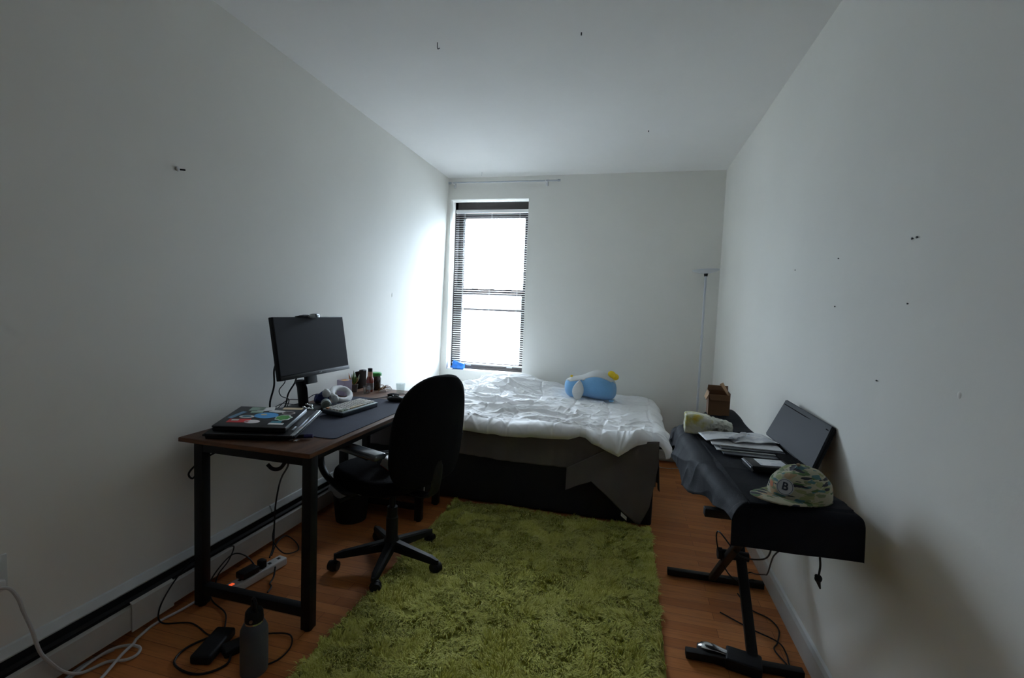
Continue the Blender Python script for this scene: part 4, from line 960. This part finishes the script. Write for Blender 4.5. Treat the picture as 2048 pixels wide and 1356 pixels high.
for i in range(n_-1):
    for k in range(NA):
        f = bm.faces.new((V_[i][k], V_[i][(k+1) % NA], V_[i+1][(k+1) % NA], V_[i+1][k]))
        if is_white(i, k): f.material_index = 1
bm.faces.new(V_[0][::-1]); bm.faces.new(V_[-1]); bmesh.ops.recalc_face_normals(bm, faces=bm.faces)
bw = bm.copy()
body = obj('body', bm, [M_pb, M_pb], t, angle=180)
bw.normal_update()
dl = [f for f in bw.faces if f.material_index != 1]; bmesh.ops.delete(bw, geom=dl, context='FACES')
for v in bw.verts: v.co += v.normal*.0025
for f in bw.faces: f.material_index = 0
ow = obj('belly_patch', bw, M_pw, t, angle=180, label='white plush back patch'); solid(ow, .003, -1)
# white flipper on the near side
bm = B(); rows = []
for i in range(13):
    s = i/12; zc = .755-.165*s; hw = .004+.044*math.sin(min(1, s*1.12)*PI*.86)**.8 if s < .98 else .012
    x0 = -.372-.022*s+.01*s*s; yb = 3.928-.016*math.sin(s*PI)-.012*s
    rows.append([bm.verts.new((x0+hw*c*(1+.0*s), yb-.010*math.sin(a_)*1.0*(1 if s < .99 else .4)-.006, zc)) for a_, c in [(PI*k/8, math.cos(PI*k/8)) for k in range(16)]])
for A_, C_ in zip(rows, rows[1:]):
    for k in range(16): bm.faces.new((A_[k], A_[(k+1) % 16], C_[(k+1) % 16], C_[k]))
bm.faces.new(rows[0]); bm.faces.new(rows[-1]); bmesh.ops.recalc_face_normals(bm, faces=bm.faces); bmesh.ops.subdivide_edges(bm, edges=bm.edges, cuts=1, use_grid_fill=True)
for v in bm.verts: v.co.y += .003*mnoise.noise(v.co*60)
obj('flipper', bm, M_pw, t, angle=180)
bm = B(); ball(bm, (-.112, 4.00, .812), (.036, .034, .030), 20, 12, M=Matrix.Rotation(.6, 4, 'Y')); ball(bm, (-.084, 4.02, .792), (.030, .034, .028), 20, 12); obj('foot', bm, M_py, t, angle=180)
bm = B(); ball(bm, (-.452, 4.02, .775), (.012, .016, .009), 16, 10); obj('beak', bm, M_py, t, angle=180)
bm = B(); ball(bm, (-.473, 4.005, .752), (.004, .005, .004), 10, 8); ball(bm, (-.473, 4.04, .752), (.004, .005, .004), 10, 8); obj('eye', bm, M_plastic_b, t)
bm = B(); ball(bm, (-.105, 3.95, .60), (.022, .03, .012), 16, 10); obj('tail', bm, M_pb, t, angle=180)

# blue pack on the sill
t = thing('tissue_pack', 'blue plastic wipes pack on the window sill', 'pack', (-1.665, 4.48, WZ0))
bm = B(); vs = []
Mx = Matrix.Translation((-1.662, 4.475, WZ0+.0015)) @ rotz(.12)
for i in range(2): pass
box(bm, (-.062, -.03, 0), (.062, .03, .064), .018, 4, M=Mx)
for v in bm.verts:
    v.co.z += .006*mnoise.noise(v.co*50); 
    q = (Mx.inverted() @ v.co); v.co.z += .018*max(0, -q.x/.062)*max(0, (q.z-.02)/.03)
    v.co.z = max(v.co.z, WZ0+.0015)
obj('wrapper', bm, mat('blue_wrapper', (.03, .22, .75), .35, vscale=30, var=.25), t, angle=60)
bm = B(); box(bm, (-.078, -.02, .012), (-.058, .02, .03), .004, M=Mx); obj('crimped_end', bm, mat('blue_wrapper_dark', (.02, .12, .5), .35), t)

# ------------------------------------------------------------------ piano, cover, stand
ZP = .781
t = thing('digital_piano', 'black digital piano hidden under a dark dust cover on the metal stand', 'piano', (.50, 2.1, .65))
def PL(l, w, z): # l along length, w from left edge toward wall
    d = Vector((-.055, 1.0, 0)).normalized(); s_ = Vector((d.y, -d.x, 0)); return Vector((.371, 1.494, 0))+d*l+s_*w+Vector((0, 0, z))
Mp = Matrix.Translation((.371, 1.494, 0)) @ Matrix.Rotation(math.atan2(.055, 1), 4, 'Z')
bm = B(); box(bm, (.008, .012, .672), (.288, 1.17, ZP-.008), .01, 2, M=Mp); obj('body', bm, M_plastic_b, t)
M_cover = mat('dust_cover_nylon', (.008, .009, .0135), .7, bmp=.15, bscale=300, vscale=3, var=.15, spec=.12)
t = thing('piano_dust_cover', 'loose black dust cover draped over the piano by the right wall', 'cover', (.50, 2.1, .62))
nu, nv = 250, 330
WP = .287; LP = 1.25; DR = .10
hemL = [(-.05, .722), (.045, .715), (.135, .695), (.225, .668), (.36, .626), (.54, .604), (.765, .622), (.945, .643), (1.125, .650), (1.30, .668)]
lv = np.linspace(-.14, LP, nv)[None, :]*np.ones((nu, 1)); av_ = np.linspace(0, 1, nu)[:, None]
l_in = np.clip(lv, 0, None)
hl = np.interp(l_in, [p[0] for p in hemL], [p[1] for p in hemL]); dropL = ZP-hl
dropL = dropL+.012*vnoise(l_in*7, l_in*0+.3, 101)
arc = dropL+WP+DR; sa = av_*arc - dropL      # negative = hanging on the left
oy, dz1 = roll(np.clip(-sa, 0, None), .040)
orr, dz3 = roll(np.clip(sa-WP, 0, None), .012)
ow_, dz2 = roll(np.clip(-lv, 0, None), .030)
bul = np.clip(-sa, 0, None)/np.maximum(dropL, .02)
flare = bul*(.016+.012*vnoise(l_in*5, bul*1.2, 102)+.010*np.sin(l_in*16+1))*sstep(.0, .35, l_in)+.008*bul
flare *= (1-.8*sstep(.85, 1.15, l_in)); flare += .026*np.exp(-((l_in-.56)/.34)**2)*np.sin(np.clip(bul, 0, 1)*PI*.6)
wloc = np.where(sa < 0, -oy-flare, np.where(sa > WP, WP+orr, sa))
lloc = np.where(lv < 0, -ow_-.010*np.clip(-lv, 0, None)/.14, lv)
z = ZP-np.maximum(np.maximum(dz1, dz2), dz3)
wr = .0035*ridge(l_in*5+.3*sa, sa*9+l_in*2, 110, 2)+.003*ridge(l_in*9, sa*5-l_in*4, 111, 2)+.004*vnoise(l_in*4, sa*6, 112)
wr *= np.where(lv < 0, .5, 1)
z = z+np.where((sa >= 0) & (sa <= WP), wr+.002, 0)*(lv >= 0)
wloc = wloc-np.where(sa < 0, wr*2.2, 0)
lloc = lloc-np.where(lv < 0, wr*1.5, 0)
z = z+.040*sstep(.98, 1.20, l_in)*sstep(.09, .21, sa)*(1-sstep(WP-.02, WP+.03, sa))
far = sstep(.98, 1.22, l_in)*(1-sstep(.0, .12, sa)); z = z-.075*far
dvec = np.array(Vector((-.055, 1.0, 0)).normalized()); svec = np.array([dvec[1], -dvec[0], 0])
Pq = np.array([.376, 1.506, 0])[None, None]+lloc[..., None]*dvec+wloc[..., None]*svec
Pq[..., 2] = z
bm = B(); gridmesh(bm, Pq); o = obj('cloth', bm, M_cover, t, angle=180); solid(o, .0015, 0)
# drawstring with toggle
bm = B(); tube(bm, spline([Vector((.565, 1.470, .66)), Vector((.567, 1.468, .635)), Vector((.566, 1.470, .608))], 5), .003, 8); dsn = obj('drawstring', bm, M_plastic_b, t)
bm = B(); ball(bm, (.565, 1.469, .597), (.010, .008, .012), 14, 10); ball(bm, (.560, 1.468, .604), (.0055, .0055, .0055), 10, 8); rod(bm, (.565, 1.469, .590), (.572, 1.469, .568), .0065, .002, 10); obj('toggle', bm, M_plastic_b, dsn)

t = thing('keyboard_stand', 'black metal X shaped keyboard stand below the dust cover', 'stand', (.5, 2.16, 0))
def flatbar(bm, p1, p2, w, h, bev=.003, roll_=0):
    p1 = Vector(p1); p2 = Vector(p2); d = (p2-p1); L = d.length
    x_ = Vector((1, 0, 0)); M = frame_M((p1+p2)/2, d, x_)
    box(bm, (-L/2, -w/2, -h/2), (L/2, w/2, h/2), bev, M=M)
for (y, x0, x1, zz, nm) in ((2.455, .262, .715, .022, 'foot_bar'), (1.865, .285, .70, .022, 'foot_bar'), (1.745, .297, .66, .640, 'support_arm'), (2.53, .33, .64, .640, 'support_arm')):
    bm = B(); flatbar(bm, (x0, y, zz), (x1, y+.012, zz), .032, .030); o1 = obj(nm, bm, M_metal_b, t)
    for xe, sgn in ((x0, -1), (x1, 1)):
        bm = B(); flatbar(bm, (xe-sgn*.035, y+(.012 if sgn > 0 else 0), zz), (xe+sgn*.012, y+(.012 if sgn > 0 else 0), zz), .042, .038, .008); obj('end_cap', bm, M_plastic_b, o1)
bm = B(); flatbar(bm, (.475, 2.455, .02), (.475, 1.755, .635), .034, .024); obj('brace', bm, M_metal_b, t)
bm = B(); flatbar(bm, (.530, 1.880, .02), (.530, 2.53, .635), .038, .024)
obj('brace', bm, M_metal_b, t)
bm = B(); rod(bm, (.45, 2.165, .295), (.56, 2.165, .295), .020, seg=20); rod(bm, (.435, 2.165, .295), (.452, 2.165, .295), .026, seg=8); obj('locking_knob', bm, M_plastic_b, t)
bm = B(); tube(bm, spline([(.43, 1.75, .640), (.455, 1.755, .63), (.475, 1.78, .60)], 6), .017, 10); obj('bracket', bm, M_metal_b, t)

# cables under the piano
cord('piano_cable', [(.52, 1.75, .63), (.535, 1.80, .50), (.53, 1.90, .42), (.48, 2.0, .38), (.42, 2.1, .42), (.43, 2.14, .33), (.50, 2.25, .17), (.60, 2.40, .05), (.66, 2.46, .045), (.70, 2.50, .008)], .003, 'black cable looping below the piano past the stand braces', group='black cables under the piano')
cord('piano_cable', [(.56, 1.72, .63), (.575, 1.80, .53), (.60, 1.98, .40), (.65, 2.2, .22), (.70, 2.42, .10), (.70, 2.55, .03), (.68, 2.60, .006), (.62, 2.52, .006)], .003, 'black cable dropping from under the cover toward the right baseboard', group='black cables under the piano')
cord('piano_cable', [(.58, 2.38, .006), (.61, 2.27, .005), (.675, 2.22, .005), (.695, 2.15, .005), (.665, 2.06, .005), (.64, 2.01, .005), (.665, 1.93, .005), (.675, 1.86, .005), (.67, 1.75, .005)], .003, 'black cable wandering on the floor along the right baseboard', group='black cables under the piano')
cord('piano_cable', [(.47, 2.20, .006), (.58, 2.12, .005), (.665, 2.06, .009), (.68, 2.0, .005), (.67, 1.92, .009), (.69, 1.84, .005), (.68, 1.75, .005)], .003, 'second black cable twisting beside the one near the right baseboard', group='black cables under the piano')
cord('pedal_cable', [(.55, 1.895, .03), (.60, 1.88, .02), (.66, 1.84, .005), (.69, 1.80, .005), (.68, 1.70, .005)], .003, 'short black cable leading from the sustain pedal')

# sustain pedal
t = thing('sustain_pedal', 'black sustain pedal with chrome lever on the floor by the stand foot', 'pedal', (.44, 1.87, 0))
Md = frame_M((.335, 1.905, 0), Vector((.22, -.045, 0)), (0, 1, 0))
bm = B(); box(bm, (-.005, -.034, 0), (.13, .034, .026), .006, 3, M=Md); box(bm, (.10, -.042, 0), (.225, .042, .046), .007, 3, M=Md); obj('housing', bm, M_plastic_b, t)
bm = B()
tube(bm, [Md @ Vector((x, 0, z)) for x, z in ((0, .036), (.012, .041), (.03, .044), (.06, .045), (.09, .042), (.125, .040))], [.008, .019, .023, .020, .016, .014], 14, flat=(1, .28)); obj('lever', bm, M_chrome, t, label='chrome pedal lever')

# ---- things on the cover
def on(l, w, z=ZP+.008): return PL(l, w, z)
# cardboard box with open flaps
t = thing('cardboard_box', 'brown cardboard box with open flaps on the far end of the dust cover', 'box', (.49, 2.66, ZP+.03))
M_card = mat('cardboard', (.16, .078, .034), .8, vscale=12); Mc = Matrix.Translation((.49, 2.687, ZP+.030)) @ rotz(-.06) @ Matrix.Scale(.9, 4)
bm = B(); a_, b_, h_ = .058, .055, .135; th = .003
for lo, hi in [((-a_, -b_, 0), (a_, b_, th)), ((-a_, -b_, 0), (-a_+th, b_, h_)), ((a_-th, -b_, 0), (a_, b_, h_)), ((-a_, -b_, 0), (a_, -b_+th, h_-.012)), ((-a_, b_-th, 0), (a_, b_, h_))]: box(bm, lo, hi, M=Mc)
obj('carton', bm, M_card, t, smooth=False)
def flap(verts, nm='flap', m_=None):
    bm = B(); vs = [bm.verts.new(Mc @ Vector(v)) for v in verts]; bm.faces.new(vs); o = obj(nm, bm, m_ or mat('cardboard_light', (.33, .19, .09), .8, vscale=12), t, smooth=False); solid(o, .003, 0)
flap([(a_-.002, -b_, h_-.03), (a_+.006, -b_+.09, h_-.02), (a_-.035, b_-.03, h_+.052), (a_-.058, -b_+.02, h_+.05)])
flap([(-a_, -b_, h_-.012), (-a_, b_, h_), (-a_-.014, b_, h_-.045), (-a_-.014, -b_, h_-.045)])
flap([(-a_, b_, h_), (a_, b_, h_), (a_, b_+.01, h_+.028), (-a_+.004, b_+.01, h_+.028)], m_=M_card)
flap([(-a_, -b_-.001, h_-.012), (a_, -b_-.001, h_-.012), (a_-.004, -b_-.008, h_-.045), (-a_+.01, -b_-.008, h_-.045)], m_=M_card)

# plastic wrapped package
t = thing('wrapped_package', 'white and yellow package in a crumpled clear plastic bag on the dust cover', 'package', (.378, 2.27, ZP+.007))
Mg = Matrix.Translation((.347, 2.304, ZP+.010)) @ rotz(-.03) @ Matrix.Scale(.9, 4)
M_wrap = bpy.data.materials.new('yellow_white_wrap'); M_wrap.use_nodes = True; nt = M_wrap.node_tree; p = nt.nodes['Principled BSDF']
nn = noise_n(nt, texco(nt), 17, 3); nt.links.new(ramp(nt, nn.outputs[0], [(.42, (.80, .80, .68)), (.56, (.66, .64, .26)), (.66, (.72, .52, .06))]), p.inputs['Base Color']); p.inputs['Roughness'].default_value = .25; p.inputs['Coat Weight'].default_value = .4
n2 = noise_n(nt, texco(nt), 45, 3); nt.links.new(bump(nt, n2.outputs[0], .5), p.inputs['Normal'])
bm = B(); box(bm, (-.075, -.05, 0), (.06, .05, .098), .012, 3, M=Mg)
bmesh.ops.subdivide_edges(bm, edges=bm.edges, cuts=5, use_grid_fill=True)
for v in bm.verts:
    q = Mg.inverted() @ v.co; k = mnoise.noise(v.co*45)*.004
    v.co += Vector((k, k, k)); v.co.z = max(v.co.z, ZP+.010)
    if q.x > 0: v.co.z -= max(0, q.z-.04)*q.x*5
obj('wrapper', bm, M_wrap, t, angle=50)
bm = B(); nu_, nv_ = 30, 24; P = np.zeros((nu_, nv_, 3)); rs = np.random.default_rng(5)
for i in range(nu_):
    s = i/(nu_-1)
    for k in range(nv_):
        an = 2*PI*k/nv_; rr = (.052-.010*s-.020*max(0, s-.8)/.2) if s < .9 else .03
        jag = 1+.16*mnoise.noise(Vector((s*6, math.cos(an)*2, math.sin(an)*2)))+.10*math.sin(k*PI)*.5
        P[i, k] = tuple(Mg @ Vector((.03+.125*s, rr*1.0*math.cos(an)*jag, max(.001, .042-.008*s+(rr*.82)*math.sin(an)*jag))))
P = np.concatenate([P, P[:, :1]], 1); gridmesh(bm, P); bmesh.ops.remove_doubles(bm, verts=bm.verts, dist=1e-5)
for v in bm.verts: v.co += Vector((mnoise.noise(v.co*70), mnoise.noise(v.co*70+Vector((9, 0, 0))), abs(mnoise.noise(v.co*60))*1.0))*.008; v.co.z = max(v.co.z, ZP+.009)
obj('bag_end', bm, mat('crumpled_bag', (.60, .60, .51), .3, bmp=.8, bscale=90, coat=.4, vscale=30, var=.2), t, angle=40)

# papers
M_paper = mat('paper_white', (.72, .73, .76), .6, var=.05, vscale=30)
def paper_mat():
    m = bpy.data.materials.new('printed_paper'); m.use_nodes = True; nt = m.node_tree; p = nt.nodes['Principled BSDF']
    w_ = nt.nodes.new('ShaderNodeTexWave'); nt.links.new(texco(nt, (1, 1, 1), (0, 0, .1)), w_.inputs[0]); w_.inputs['Scale'].default_value = 60; w_.bands_direction = 'Y'
    n = noise_n(nt, texco(nt), 22, 2); mx = nt.nodes.new('ShaderNodeMath'); mx.operation = 'MULTIPLY'
    r1 = ramp(nt, n.outputs[0], [(.5, (0, 0, 0)), (.56, (1, 1, 1))]); nt.links.new(w_.outputs['Fac'], mx.inputs[0]); nt.links.new(r1, mx.inputs[1])
    nt.links.new(ramp(nt, mx.outputs[0], [(.4, (.72, .73, .76)), (.8, (.38, .41, .50))]), p.inputs['Base Color']); p.inputs['Roughness'].default_value = .5; return m
M_print = paper_mat()
def sheet(name, c, L, W, ang, z, lab, m, sag=.0, th=.001, curl=None, cat='paper', group=None):
    M = Matrix.Translation((c[0], c[1], z)) @ rotz(ang); P = np.zeros((17, 11, 3))
    for i in range(17):
        for j in range(11):
            x_ = (i/16-.5)*L; y_ = (j/10-.5)*W; zz = th/2+.0006*math.sin(i*.9)*sag*10
            if curl: zz += curl(i/16, j/10)
            P[i, j] = tuple(M @ Vector((x_, y_, max(zz, th/2))))
    bm = B(); gridmesh(bm, P); o = obj(name, bm, m, smooth=True, angle=60); solid(o, th, 0); return tag(o, lab, cat, group)
M_darkmag = mat('magazine_dark', (.05, .055, .075), .3, vscale=25, var=.4, coat=.3)
zt = ZP+.0115
bm = B(); Mq = Matrix.Translation((0.5175, 2.0295, zt)) @ rotz(-.02); box(bm, (-0.126, -0.0765, 0), (0.126, 0.0765, .006), .002, M=Mq); tag(obj('magazine', bm, M_darkmag, smooth=False), 'dark magazine at the bottom of the paper pile', 'magazine', 'papers and magazines in the pile on the cover')
bm = B(); Mq = Matrix.Translation((0.495, 2.07, zt+.0065)) @ rotz(.0); box(bm, (-0.1242, -0.0774, 0), (0.1242, 0.0774, .003), .001, M=Mq); tag(obj('booklet', bm, M_paper, smooth=False), 'thin pale booklet low in the paper pile above the dark magazine', 'booklet', 'papers and magazines in the pile on the cover')
bm = B(); Mq = Matrix.Translation((0.504, 2.079, zt+.010)) @ rotz(.03); box(bm, (-0.117, -0.0792, 0), (0.117, 0.0792, .007), .002, M=Mq); tag(obj('magazine', bm, M_darkmag, smooth=False), 'dark magazine in the middle of the paper pile', 'magazine', 'papers and magazines in the pile on the cover')
bm = B(); Mq = Matrix.Translation((0.4905, 2.1015, zt+.0175)) @ rotz(-.03); box(bm, (-0.1305, -0.0792, 0), (0.1305, 0.0792, .004), .001, M=Mq); tag(obj('booklet', bm, M_paper, smooth=False), 'white booklet just below the top papers of the pile', 'booklet', 'papers and magazines in the pile on the cover')
sheet('paper_sheet', (.423, 2.142), .18, .135, .12, zt+.022, 'curved printed white sheet on the left of the pile top', M_print, curl=lambda u, v: .014*math.sin(u*PI)*(1-v*.3), group='papers and magazines in the pile on the cover')
sheet('paper_sheet', (.522, 2.151), .189, .153, .25, zt+.027, 'white sheet with small print on the right of the pile top', M_print, curl=lambda u, v: .006*abs(math.sin(u*6)), group='papers and magazines in the pile on the cover')
sheet('folded_paper', (.4815, 2.133), .135, .0315, .95, zt+.036, 'narrow crumpled paper strip lying across the pile top', M_paper, curl=lambda u, v: .008*abs(math.sin(u*9+v*3)))

# small device with white label
t = thing('labelled_device', 'small black device with white label and silver edge in front of the paper pile', 'device', (.5175, 1.854, ZP+.007))
Me = Matrix.Translation((.5085, 1.8315, ZP+.010)) @ rotz(.10) @ Matrix.Scale(.9, 4)
bm = B(); box(bm, (-.072, -.06, 0), (.085, .055, .026), .004, M=Me); obj('body', bm, M_plastic_b, t)
bm = B(); prism(bm, rect(.018, .0, .052, .042), Me @ Vector((0, 0, .0262)), Me.to_3x3() @ Vector((1, 0, 0)), Me.to_3x3() @ Vector((0, 1, 0)), (0, 0, 1), .0006); obj('paper_label', bm, M_print, t, smooth=False, label='white printed label')
bm = B(); tube(bm, [Me @ Vector(p_) for p_ in ((-.074, .05, .02), (-.076, .0, .022), (-.075, -.058, .018), (-.070, -.063, .006))], .0024, 8); obj('silver_edge', bm, mat('dull_silver', (.2, .2, .21), .5, metal=.6), t)

# leaning slab and its dark case below
t = thing('leaning_laptop', 'closed dark grey laptop leaning on its edge against the right wall', 'laptop', (.70, 2.08, ZP+.085))
TL, TR, BR_, BL_ = Vector((.706, 2.325, .975)), Vector((.738, 1.905, .953)), Vector((.655, 1.835, .800)), Vector((.610, 2.245, .827))
def slabpt(s, r, n): # s along top edge 0..1 from TL to TR; r down 0..1
    p_ = (TL*(1-s)+TR*s)*(1-r)+(BL_*(1-s)+BR_*s)*r; return p_+NS*n
NS = (TR-TL).cross(BL_-TL).normalized()
if NS.x > 0: NS = -NS
M_slab = mat('slab_grey', (.021, .024, .030), .6, var=.05, spec=.3)
def slabbox(nm, s0, s1, r0, r1, n0, n1, m, par=t, bev=.004):
    bm = B(); vs = [bm.verts.new(slabpt(s, r, n)) for n in (n0, n1) for s, r in ((s0, r0), (s1, r0), (s1, r1), (s0, r1))]
    for f in ((0, 1, 2, 3), (7, 6, 5, 4), (0, 4, 5, 1), (1, 5, 6, 2), (2, 6, 7, 3), (3, 7, 4, 0)): bm.faces.new([vs[i] for i in f])
    bmesh.ops.recalc_face_normals(bm, faces=bm.faces)
    if bev: bmesh.ops.bevel(bm, geom=bm.edges[:], offset=bev, segments=3, affect='EDGES')
    return obj(nm, bm, m, par)
slabbox('lid', 0, 1, 0, 1, -.008, .0, M_slab)
slabbox('base', .0, 1.0, .0, 1, -.022, -.0085, M_plastic_b)
slabbox('hinge_line', .03, .97, .112, .132, .0, .0008, mat('line_black', (.001, .001, .001), .9, spec=0), bev=0)
# case beneath
bm = B(); box(bm, (.585, 1.86, ZP+.008), (.668, 2.18, ZP+.026), .008, 3); tag(obj('soft_case', bm, M_fabric_b), 'black soft case under the leaning laptop at the wall', 'case')

# ---- cap
M_cap = bpy.data.materials.new('floral_cap_cloth'); M_cap.use_nodes = True; nt = M_cap.node_tree; p = nt.nodes['Principled BSDF']; p.inputs['Roughness'].default_value = .85
cur = None
basec = nt.nodes.new('ShaderNodeRGB'); basec.outputs[0].default_value = (.36, .34, .24, 1); cur = basec.outputs[0]
def layer(col, scale, stretch, rot, thr, seed):
    global cur
    scale *= .72; v0 = texco(nt, (scale, scale*.9, scale*stretch), (0, rot[2]*1.9+rot[0], 0)); nz = noise_n(nt, v0, 1.6, 2); v1 = nt.nodes.new('ShaderNodeVectorMath'); v1.operation = 'MULTIPLY_ADD'; nt.links.new(nz.outputs['Color'], v1.inputs[0]); v1.inputs[1].default_value = (.7, .7, .9); nt.links.new(v0, v1.inputs[2]); v = v1.outputs[0]
    ad = nt.nodes.new('ShaderNodeVectorMath'); ad.operation = 'ADD'; nt.links.new(v, ad.inputs[0]); ad.inputs[1].default_value = (seed*3.7, seed*1.3, seed*7.1)
    vo = nt.nodes.new('ShaderNodeTexVoronoi'); nt.links.new(ad.outputs[0], vo.inputs['Vector']); vo.inputs['Scale'].default_value = 1
    sub = nt.nodes.new('ShaderNodeMath'); sub.operation = 'LESS_THAN'; nt.links.new(vo.outputs['Distance'], sub.inputs[0]); sub.inputs[1].default_value = thr
    mx = nt.nodes.new('ShaderNodeMix'); mx.data_type = 'RGBA'; nt.links.new(sub.outputs[0], mx.inputs[0]); nt.links.new(cur, mx.inputs[6]); mx.inputs[7].default_value = (*col, 1); cur = mx.outputs[2]
layer((.24, .27, .12), 24, 2.6, (0, 0, .5), .36, 1); layer((.36, .25, .14), 20, 1.5, (.3, 0, -.6), .24, 2); layer((.16, .20, .10), 26, 3.4, (.1, .6, 1.3), .30, 8)
layer((.07, .13, .045), 22, 4.2, (.2, .3, .9), .27, 3); layer((.06, .15, .16), 21, 3.6, (0, .5, -.4), .24, 4); layer((.018, .02, .03), 19, 4.6, (.4, .1, -.9), .27, 5); layer((.018, .02, .03), 20, 5.0, (.1, .3, .35), .25, 6)
layer((.42, .13, .05), 14, 1.3, (0, 0, 0), .13, 7); layer((.02, .022, .035), 16, 1.2, (.7, 0, .2), .10, 9)
nt.links.new(cur, p.inputs['Base Color']); n2 = noise_n(nt, texco(nt), 500, 2); nt.links.new(bump(nt, n2.outputs[0], .25), p.inputs['Normal'])
t = thing('floral_cap', 'cream baseball cap with leafy floral print lying near the front of the dust cover', 'cap', (.522, 1.611, ZP+.006))
cc = Vector((.5445, 1.5975, ZP+.007)); fd = Vector((-.74, -.67, 0)).normalized(); sd = Vector((-fd.y, fd.x, 0))   # sd = right side from behind
def cappt(phi, el):
    r1 = .100+.008*math.cos(phi); r2 = .084
    h = .100*(1+.12*math.cos(phi)); ce = math.cos(el)**.72; se = math.sin(el)
    u_ = r1*math.cos(phi)*ce; v_ = r2*math.sin(phi)*ce; z_ = h*se
    # slumped side and dent
    z_ *= 1-.30*min(1, max(0, (u_-.0)/.09))
    z_ -= .018*math.exp(-((u_-.025)/.03)**2-((v_+.02)/.05)**2)*se
    u_ += .012*se*math.cos(phi)
    return cc+fd*u_+sd*v_+Vector((0, 0, z_))
bm = B(); NPh, NE = 64, 22; rows = []
for j in range(NE):
    el = (j/(NE-1))*PI/2*.985
    row = []
    for i in range(NPh):
        ph = 2*PI*i/NPh; q = cappt(ph, el)
        # back opening arch above the adjuster
        if math.cos(ph) < -.90 and j == 0: q.z += .022*((-math.cos(ph)-.90)/.10)
        q += Vector((mnoise.noise(q*22), mnoise.noise(q*22+Vector((5, 0, 0))), mnoise.noise(q*20+Vector((0, 7, 0)))))*.006*math.sin(el*1.6+.15)
        # seam grooves
        g = min(abs(math.sin(3*ph)), 1); q += (cc-q).normalized()*.0016*math.exp(-(g/.09)**2)
        row.append(bm.verts.new(q))
    rows.append(row)
for A_, C_ in zip(rows, rows[1:]):
    for k in range(NPh): bm.faces.new((A_[k], A_[(k+1) % NPh], C_[(k+1) % NPh], C_[k]))
bm.faces.new(rows[-1]); bmesh.ops.recalc_face_normals(bm, faces=bm.faces); o = obj('crown', bm, M_cap, t, angle=180); solid(o, .0018, -1)
bm = B(); P = np.zeros((41, 14, 3)); PB = 1.40
for i in range(41):
    ph = (i/40-.5)*2*PB; k_ = ph/PB; lat = math.sin(ph)
    b0 = cappt(ph, .02); e_ = .096*max(0, 1-abs(k_)**3.6)**.55
    for j in range(14):
        s_ = j/13
        q = b0+fd*e_*s_+sd*(-.010*s_*k_)
        arch = .030*(1-k_*k_)
        q.z = ZP+.0095+arch*(.35+.65*s_)*(1-.25*s_*s_)
        P[i, j] = tuple(q)
gridmesh(bm, P); o = obj('brim', bm, M_cap, t, angle=180); solid(o, .003, 0)
bm = B(); q = cappt(0, PI/2*.985); ball(bm, q+Vector((0, 0, .002)), (.006, .006, .004), 14, 8); obj('top_button', bm, M_cap, t)
# round badge with letter B at the front of the crown
bp = cappt(.18, .62); bn = (bp-cc-Vector((0, 0, .01))).normalized()
r_ = Vector((0, 0, 1)).cross(bn).normalized(); uu = bn.cross(r_).normalized()
bp = bp+bn*.004
BMx = Matrix.Translation(bp) @ Matrix((r_, uu, bn)).transposed().to_4x4()
bm = B(); prism(bm, ell(0, 0, .024, .024, 40), bp, r_, uu, bn, .0015); bd = obj('badge', bm, mat('badge_white', (.50, .53, .58), .6), t, smooth=False, label='round white badge with dark letter B')
M_navy = mat('badge_navy', (.015, .025, .05), .6)
text('B', BMx @ Matrix.Translation((0, .001, .0018)), .032, M_navy, bd, ext=.0005, bold=.0006)
bm = B()
for rr in (.0215,):
    ring = [bp+r_*rr*math.cos(2*PI*k/40)+uu*rr*math.sin(2*PI*k/40)+bn*.0016 for k in range(40)]; tube(bm, ring, .0007, 6, closed=True)
obj('badge_ring', bm, M_navy, bd)

# ------------------------------------------------------------------ light
w = bpy.data.worlds.new('overcast'); scene.world = w; w.use_nodes = True; nt = w.node_tree; bg = nt.nodes['Background']
g_ = nt.nodes.new('ShaderNodeTexCoord'); sp = nt.nodes.new('ShaderNodeSeparateXYZ'); nt.links.new(g_.outputs['Generated'], sp.inputs[0])
mr = nt.nodes.new('ShaderNodeMapRange'); mr.inputs[1].default_value = -1; mr.inputs[2].default_value = 1; nt.links.new(sp.outputs['Z'], mr.inputs[0])
nt.links.new(ramp(nt, mr.outputs[0], [(.0, (.14, .162, .18)), (.47, (.145, .18, .215)), (.58, (.255, .315, .38)), (.70, (.47, .56, .66)), (.86, (.82, .94, 1.05))]), bg.inputs[0]); bg.inputs[1].default_value = 71.0
la = bpy.data.lights.new('window_portal', 'AREA'); la.shape = 'RECTANGLE'; la.size = WX1-WX0; la.size_y = WZ1-WZ0; la.cycles.is_portal = True
lo_ = bpy.data.objects.new('window_portal', la); COL.objects.link(lo_); lo_.location = ((WX0+WX1)/2, YF+.29, (WZ0+WZ1)/2); lo_.rotation_euler = (-PI/2, 0, 0)

scene.view_settings.view_transform = 'Standard'; scene.view_settings.look = 'None'; scene.view_settings.gamma = 1
scene.view_settings.use_curve_mapping = False; scene.view_settings.exposure = 0.0
scene.cycles.max_bounces = 12; scene.cycles.diffuse_bounces = 8; scene.cycles.transparent_max_bounces = 16
